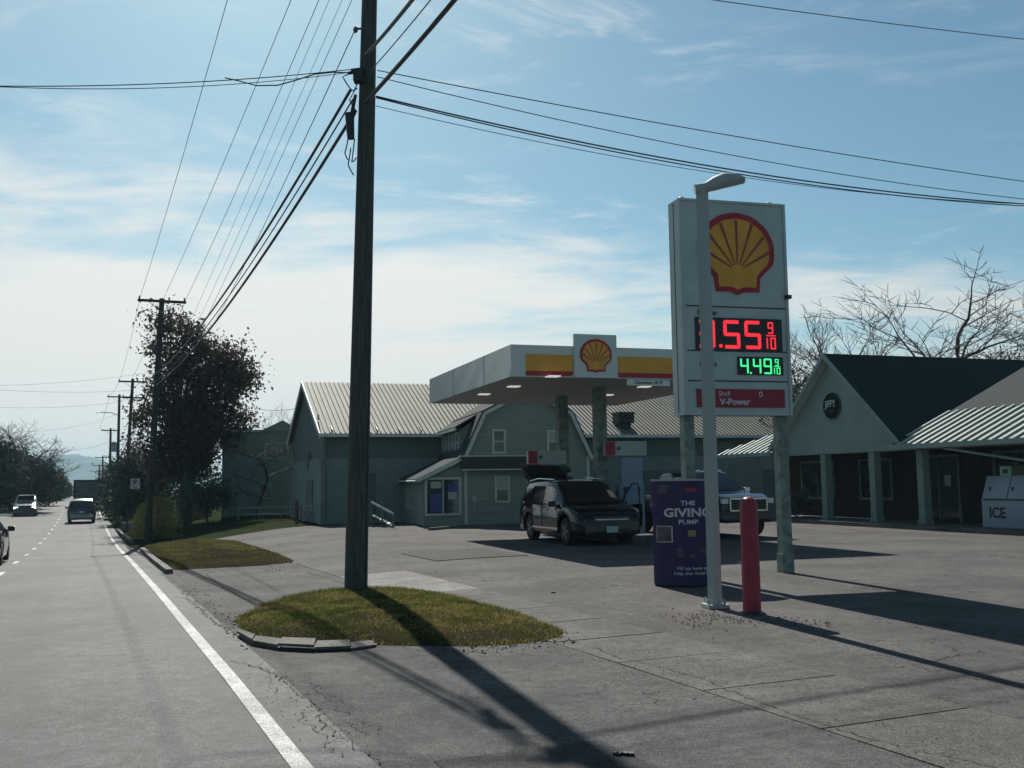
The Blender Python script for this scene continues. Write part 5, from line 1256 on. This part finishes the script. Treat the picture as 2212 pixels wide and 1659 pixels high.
def el_(px, py, rx, rz, w): 
    p = AT(px, py, YT); return ((p.x-g0.x, 0, p.z-g0.z), (rx/FPX*YT, rx/FPX*YT*.9, rz/FPX*YT), w)
crowntree('tall tree full of brown withered leaves behind the second utility pole', g0, [el_(385, 745, 58, 55, 1.3), el_(455, 800, 70, 65, 1.6), el_(395, 850, 62, 60, 1.5), el_(480, 850, 58, 62, 1.2), el_(345, 930, 48, 70, 1.1), el_(415, 940, 75, 70, 2.2), el_(390, 1010, 60, 45, 1.4), el_(512, 800, 36, 50, .7), el_(350, 705, 26, 24, .3), el_(500, 905, 38, 40, .6)], 21, 24000, .14, m_leafb, 3.2, .35)
# bush and small trees by the dark building
tree('bare_tree', 'small bare tree in front of the dark building wall', gxy(556, 58), 4.6, 33, levels=3, tr=.08, nb=(5, 3, 3, 2))
tree('leafy_shrub', 'small dark evergreen shrub at the foot of the brown tree', gxy(448, 58), 2.6, 35, m_leafg, 3000, .12, .35, levels=2, tr=.06, nb=(8, 5, 3), cat='shrub')
for i, (px, Y, hp__, lab) in enumerate([(548, 90, 900, 'faint bare tree top left above the dark building roof'), (585, 88, 885, 'faint bare tree above the dark building near the barn gable'), (622, 92, 850, 'taller faint bare tree against the barn gable')]):
    g_ = gxy(px, Y); h_ = AT(px, hp__, Y).z-g_.z; tree('bare_tree', lab, g_, h_, 40+i, levels=3, tr=.1, nb=(6, 4, 3, 3), upward=.8, spread=.5, twig=.012)
# small trees and hedges beyond the second pole, right side of the road
for i, (px, Y, py, lf, lab, n_) in enumerate([(300, 72, 1000, m_leafg, 'dark bushy tree directly behind the no parking sign', 7000), (268, 84, 1015, m_leafp, 'grey green bush between the third and fourth poles', 5000), (246, 105, 1015, m_leafg, 'dark roadside bush below the fifth pole', 5000), (228, 130, 1030, m_leafp, 'far roadside bush beside the road edge', 4000), (282, 95, 985, m_leafb, 'brownish tree behind the third pole', 5000), (330, 80, 1040, m_leafg, 'low dark hedge tree left of the brown tree', 5000), (318, 98, 960, m_leafb, 'rust tinted tree half hidden by the brown tree', 5000)]):
    g_ = gxy(px, Y); h_ = AT(px, py, Y).z-g_.z; tree('roadside_tree', lab, g_, h_, 60+i, lf, n_, .14, .55, levels=2, tr=.12, nb=(8, 5, 3), start=.12, zmin=.05, sx=.8)
for i, (px, Y, py, lab) in enumerate([(262, 110, 975, 'thin bare tree behind the fourth pole'), (230, 150, 1000, 'distant bare tree over the road'), (205, 210, 1025, 'small far bare tree in the road gap')]):
    g_ = gxy(px, Y); h_ = AT(px, py, Y).z-g_.z; tree('bare_tree', lab, g_, h_, 80+i, levels=3, tr=.12, nb=(6, 4, 3, 3), twig=.02)
# left tree line
LT = [(-30, 98, 905, 'T'), (25, 102, 900, 'T'), (70, 95, 935, 'T'), (-15, 100, 985, 'B'), (22, 104, 992, 'B'), (58, 108, 1000, 'B'), (82, 98, 1010, 'B'), (106, 120, 1022, 'B'), (119, 145, 1034, 'B'), (130, 170, 1044, 'B'), (139, 200, 1052, 'B'), (80, 120, 975, 'T'), (98, 150, 1000, 'T'), (0, 100, 960, 'B'), (36, 110, 978, 'B'), (66, 130, 996, 'B')]
words = {0: 'nearest', 1: 'second', 2: 'third'}
desc_T = ['bare crowned tree cut by the left frame edge', 'tall bare tree above the oncoming car', 'bare tree left of the far hill', 'twiggy tree where the left tree line drops', 'small twiggy tree near the far end of the left tree line']
desc_B = ['dense dark thicket at the left frame edge', 'dark thicket left behind the oncoming car', 'dark thicket right behind the oncoming car', 'dark thicket right of the oncoming car', 'dark thicket halfway along the left road side', 'thicket below the hill foot on the left road side', 'lower thicket toward the road crest', 'last low thicket at the road crest', 'taller thicket behind the bare tree at the frame edge', 'taller thicket behind the oncoming car', 'taller thicket sloping down toward the far hill']
it = ib_ = 0
for i, (px, Y, py, k) in enumerate(LT):
    g_ = gxy(px, Y); g_.z = min(g_.z, terr(g_.x, g_.y))
    h_ = AT(px, py, Y).z-g_.z
    if k == 'T': tree('bare_tree', desc_T[it], g_, h_, 100+i, levels=4, tr=.2, nb=(7, 4, 4, 3), twig=.016, start=.35); it += 1
    else: tree('thicket', desc_B[ib_], g_, h_, 130+i, m_leafg if i % 3 else m_leafp, 8000, .17, .6, levels=2, tr=.12, nb=(10, 6, 3), start=.05, zmin=.02, cat='bushes', sx=.7 if px < 60 else (.5 if px < 110 else .36)); ib_ += 1
# trees behind the store
for i, (px, Y, py, sd_, lv, lab, up_, spd) in enumerate([(1805, 62, 655, 5, 4, 'bare tree rising over the store gable peak', .8, .6), (1745, 66, 735, 6, 4, 'low bare tree between the price sign and the gable', .6, .8), (1890, 68, 700, 7, 4, 'bare spreading tree over the middle of the store roof', .7, .65), (2095, 58, 560, 8, 4, 'tall bare tree with long crooked limbs over the store roof', .55, .8), (2190, 54, 640, 9, 4, 'bare tree at the right frame edge', .75, .6), (2010, 72, 720, 10, 4, 'small bare tree low behind the store ridge', .7, .7)]):
    g_ = gxy(px, Y); h_ = AT(px, py, Y).z-g_.z; tree('bare_tree', lab, g_, h_, 200+sd_, levels=lv, tr=.24, nb=(6, 4, 4, 3), upward=up_, spread=spd, twig=.018, start=.3)
for i, (px, Y, py, lab, lf) in enumerate([(1728, 56, 800, 'leafy dark bush between the price sign and the gable', m_leafp), (2195, 52, 745, 'dark leafy tree top at the right edge above the store roof', m_leafb), (1712, 60, 850, 'yellowing shrub low beside the gable eave', m_leafg)]):
    g_ = gxy(px, Y); h_ = AT(px, py, Y).z-g_.z; tree('leafy_tree', lab, g_, h_, 220+i, lf, 2500, .10, .45, levels=3, tr=.12, nb=(6, 4, 3), sx=.6)
# shrub in front of the store and planting
Ps = hit(1748, 1128); tree('leafy_shrub', 'grey leafy shrub behind the right sign post by the store', Ps+Vector((0, 1.5, 0)), 1.3, 240, m_leafp, 1600, .05, .14, levels=2, tr=.03, nb=(7, 4, 3), cat='shrub', zmin=.02)
# rounded yellow green bush behind the second pole
pm = gxy(338, 49); MH = AT(338, 1076, 49).z-pm.z; rnd = random.Random(4)
t = thing('yellow_bush', 'broad rounded yellow green bush directly behind the second utility pole', 'bush', pm)
b = MB(); lb = MB()
for k in range(60):
    a = rnd.uniform(0, 2*pi); f = math.sqrt(rnd.random())*.8; q = Vector((cos(a)*f*1.15, sin(a)*f*.9, MH*math.sqrt(max(0, 1-f*f))*rnd.uniform(.55, .95)))
    b.tube([Vector((q.x*.2, q.y*.2, -.1)), Vector((q.x*.6, q.y*.6, q.z*.5)), q], [.016, .010, .004], 4, cap=False)
b.build('stems', m_twig, t)
for k in range(9000):
    a = rnd.uniform(0, 2*pi); zz = rnd.uniform(.02, 1); f = math.sqrt(max(0, 1-zz**2.6))*rnd.uniform(.55, 1.04)*(1+.08*sin(a*5)); q = Vector((cos(a)*f*1.2, sin(a)*f*.95, MH*zz*(1+.05*sin(a*3+2)))); s_ = rnd.uniform(.02, .055)
    u1 = Vector((rnd.gauss(0, 1), rnd.gauss(0, 1), rnd.gauss(0, 1))).normalized(); u2 = u1.cross(Vector((rnd.gauss(0, 1), rnd.gauss(0, 1), rnd.gauss(0, 1)))).normalized()
    lb.add([q-u1*s_, q+u2*s_*.5, q+u1*s_, q-u2*s_*.5], [(0, 1, 2, 3)])
lb.build('crown', m_yelbush, t)
p_ = hit(300, 1103); o = MB().box((0, 0, .25), (2.2, .25, .5)).build('retaining_wall', m_conc2); o.location = gxy(302, 60); o.rotation_euler = (0, 0, -.3); tag(o, 'short pale retaining wall left of the second pole', 'wall')
p_ = gxy(411, 66); t = thing('shed', 'small brownish shed seen under the brown tree', 'shed', p_)
m_shed = M('shed_wood', (0.14, 0.11, 0.09), .9); b = MB(); b.box((0, 1, .85), (1.7, 2, 1.7)); b.build('wall', m_shed, t); b = MB(); b.slab([(-1, -.1, 1.7), (1, -.1, 1.7), (0, -.1, 2.1)], (0, 2.2, 0)); b.build('roof', m_droof, t)
for i, px in enumerate((437, 440)):
    pass
# ------------------------------------------------------------------ hills
def ridge(name, Y0, pts, mat, depth):
    b = MB(); n = len(pts); rnd = random.Random(5); rows = []
    fine = []
    for (xa, ya), (xb, yb) in zip(pts, pts[1:]):
        for k in range(8): f = k/8; fine.append((xa+(xb-xa)*f, ya+(yb-ya)*ss(f)*1.0+rnd.uniform(-.5, .5)))
    fine.append(pts[-1]); K = 8
    for k in range(K+1):
        f = k/K
        for (px, py) in fine:
            P = AT(px, py, Y0); z = -7+(P.z+7)*ss(f)*(1+.06*sin(px*.21+k*1.3)*(1-f)); b.v.append((P.x, Y0-depth*(1-f)+30*sin(px*.13), z))
    for (px, py) in fine:
        P = AT(px, py, Y0); b.v.append((P.x, Y0+depth, -7))
    m_n = len(fine)
    for k in range(K+1):
        for i in range(m_n-1): b.f.append((k*m_n+i, k*m_n+i+1, (k+1)*m_n+i+1, (k+1)*m_n+i)); b.mi.append(0)
    o = b.build(name, mat, smooth=True, sharp=90); o['kind'] = 'structure'; return o
ridge('hills', 3000, [(-260, 1046), (-60, 1020), (40, 1002), (100, 990), (130, 984), (150, 981), (168, 981), (190, 986), (215, 994), (260, 1006), (340, 1010), (420, 1020), (600, 1030), (900, 1038), (1400, 1034), (1900, 1030), (2400, 1024), (2900, 1020)], m_hill, 700)
# ------------------------------------------------------------------ haze
hz = MB(); hz.box((0, 1600, 46), (7000, 4600, 110)); ho = hz.build('haze', None if False else m_hill); ho.data.materials.clear()
mh = bpy.data.materials.new('haze_air'); mh.use_nodes = True; th_ = mh.node_tree; th_.nodes.clear()
pv = th_.nodes.new('ShaderNodeVolumePrincipled'); pv.inputs['Color'].default_value = (0.50, 0.80, 0.95, 1); pv.inputs['Density'].default_value = 0.00024; pv.inputs['Anisotropy'].default_value = 0.0
oo = th_.nodes.new('ShaderNodeOutputMaterial'); th_.links.new(pv.outputs[0], oo.inputs['Volume'])
ho.data.materials.append(mh); ho['kind'] = 'stuff'; ho['label'] = 'pale blue air between the road and the far hill'
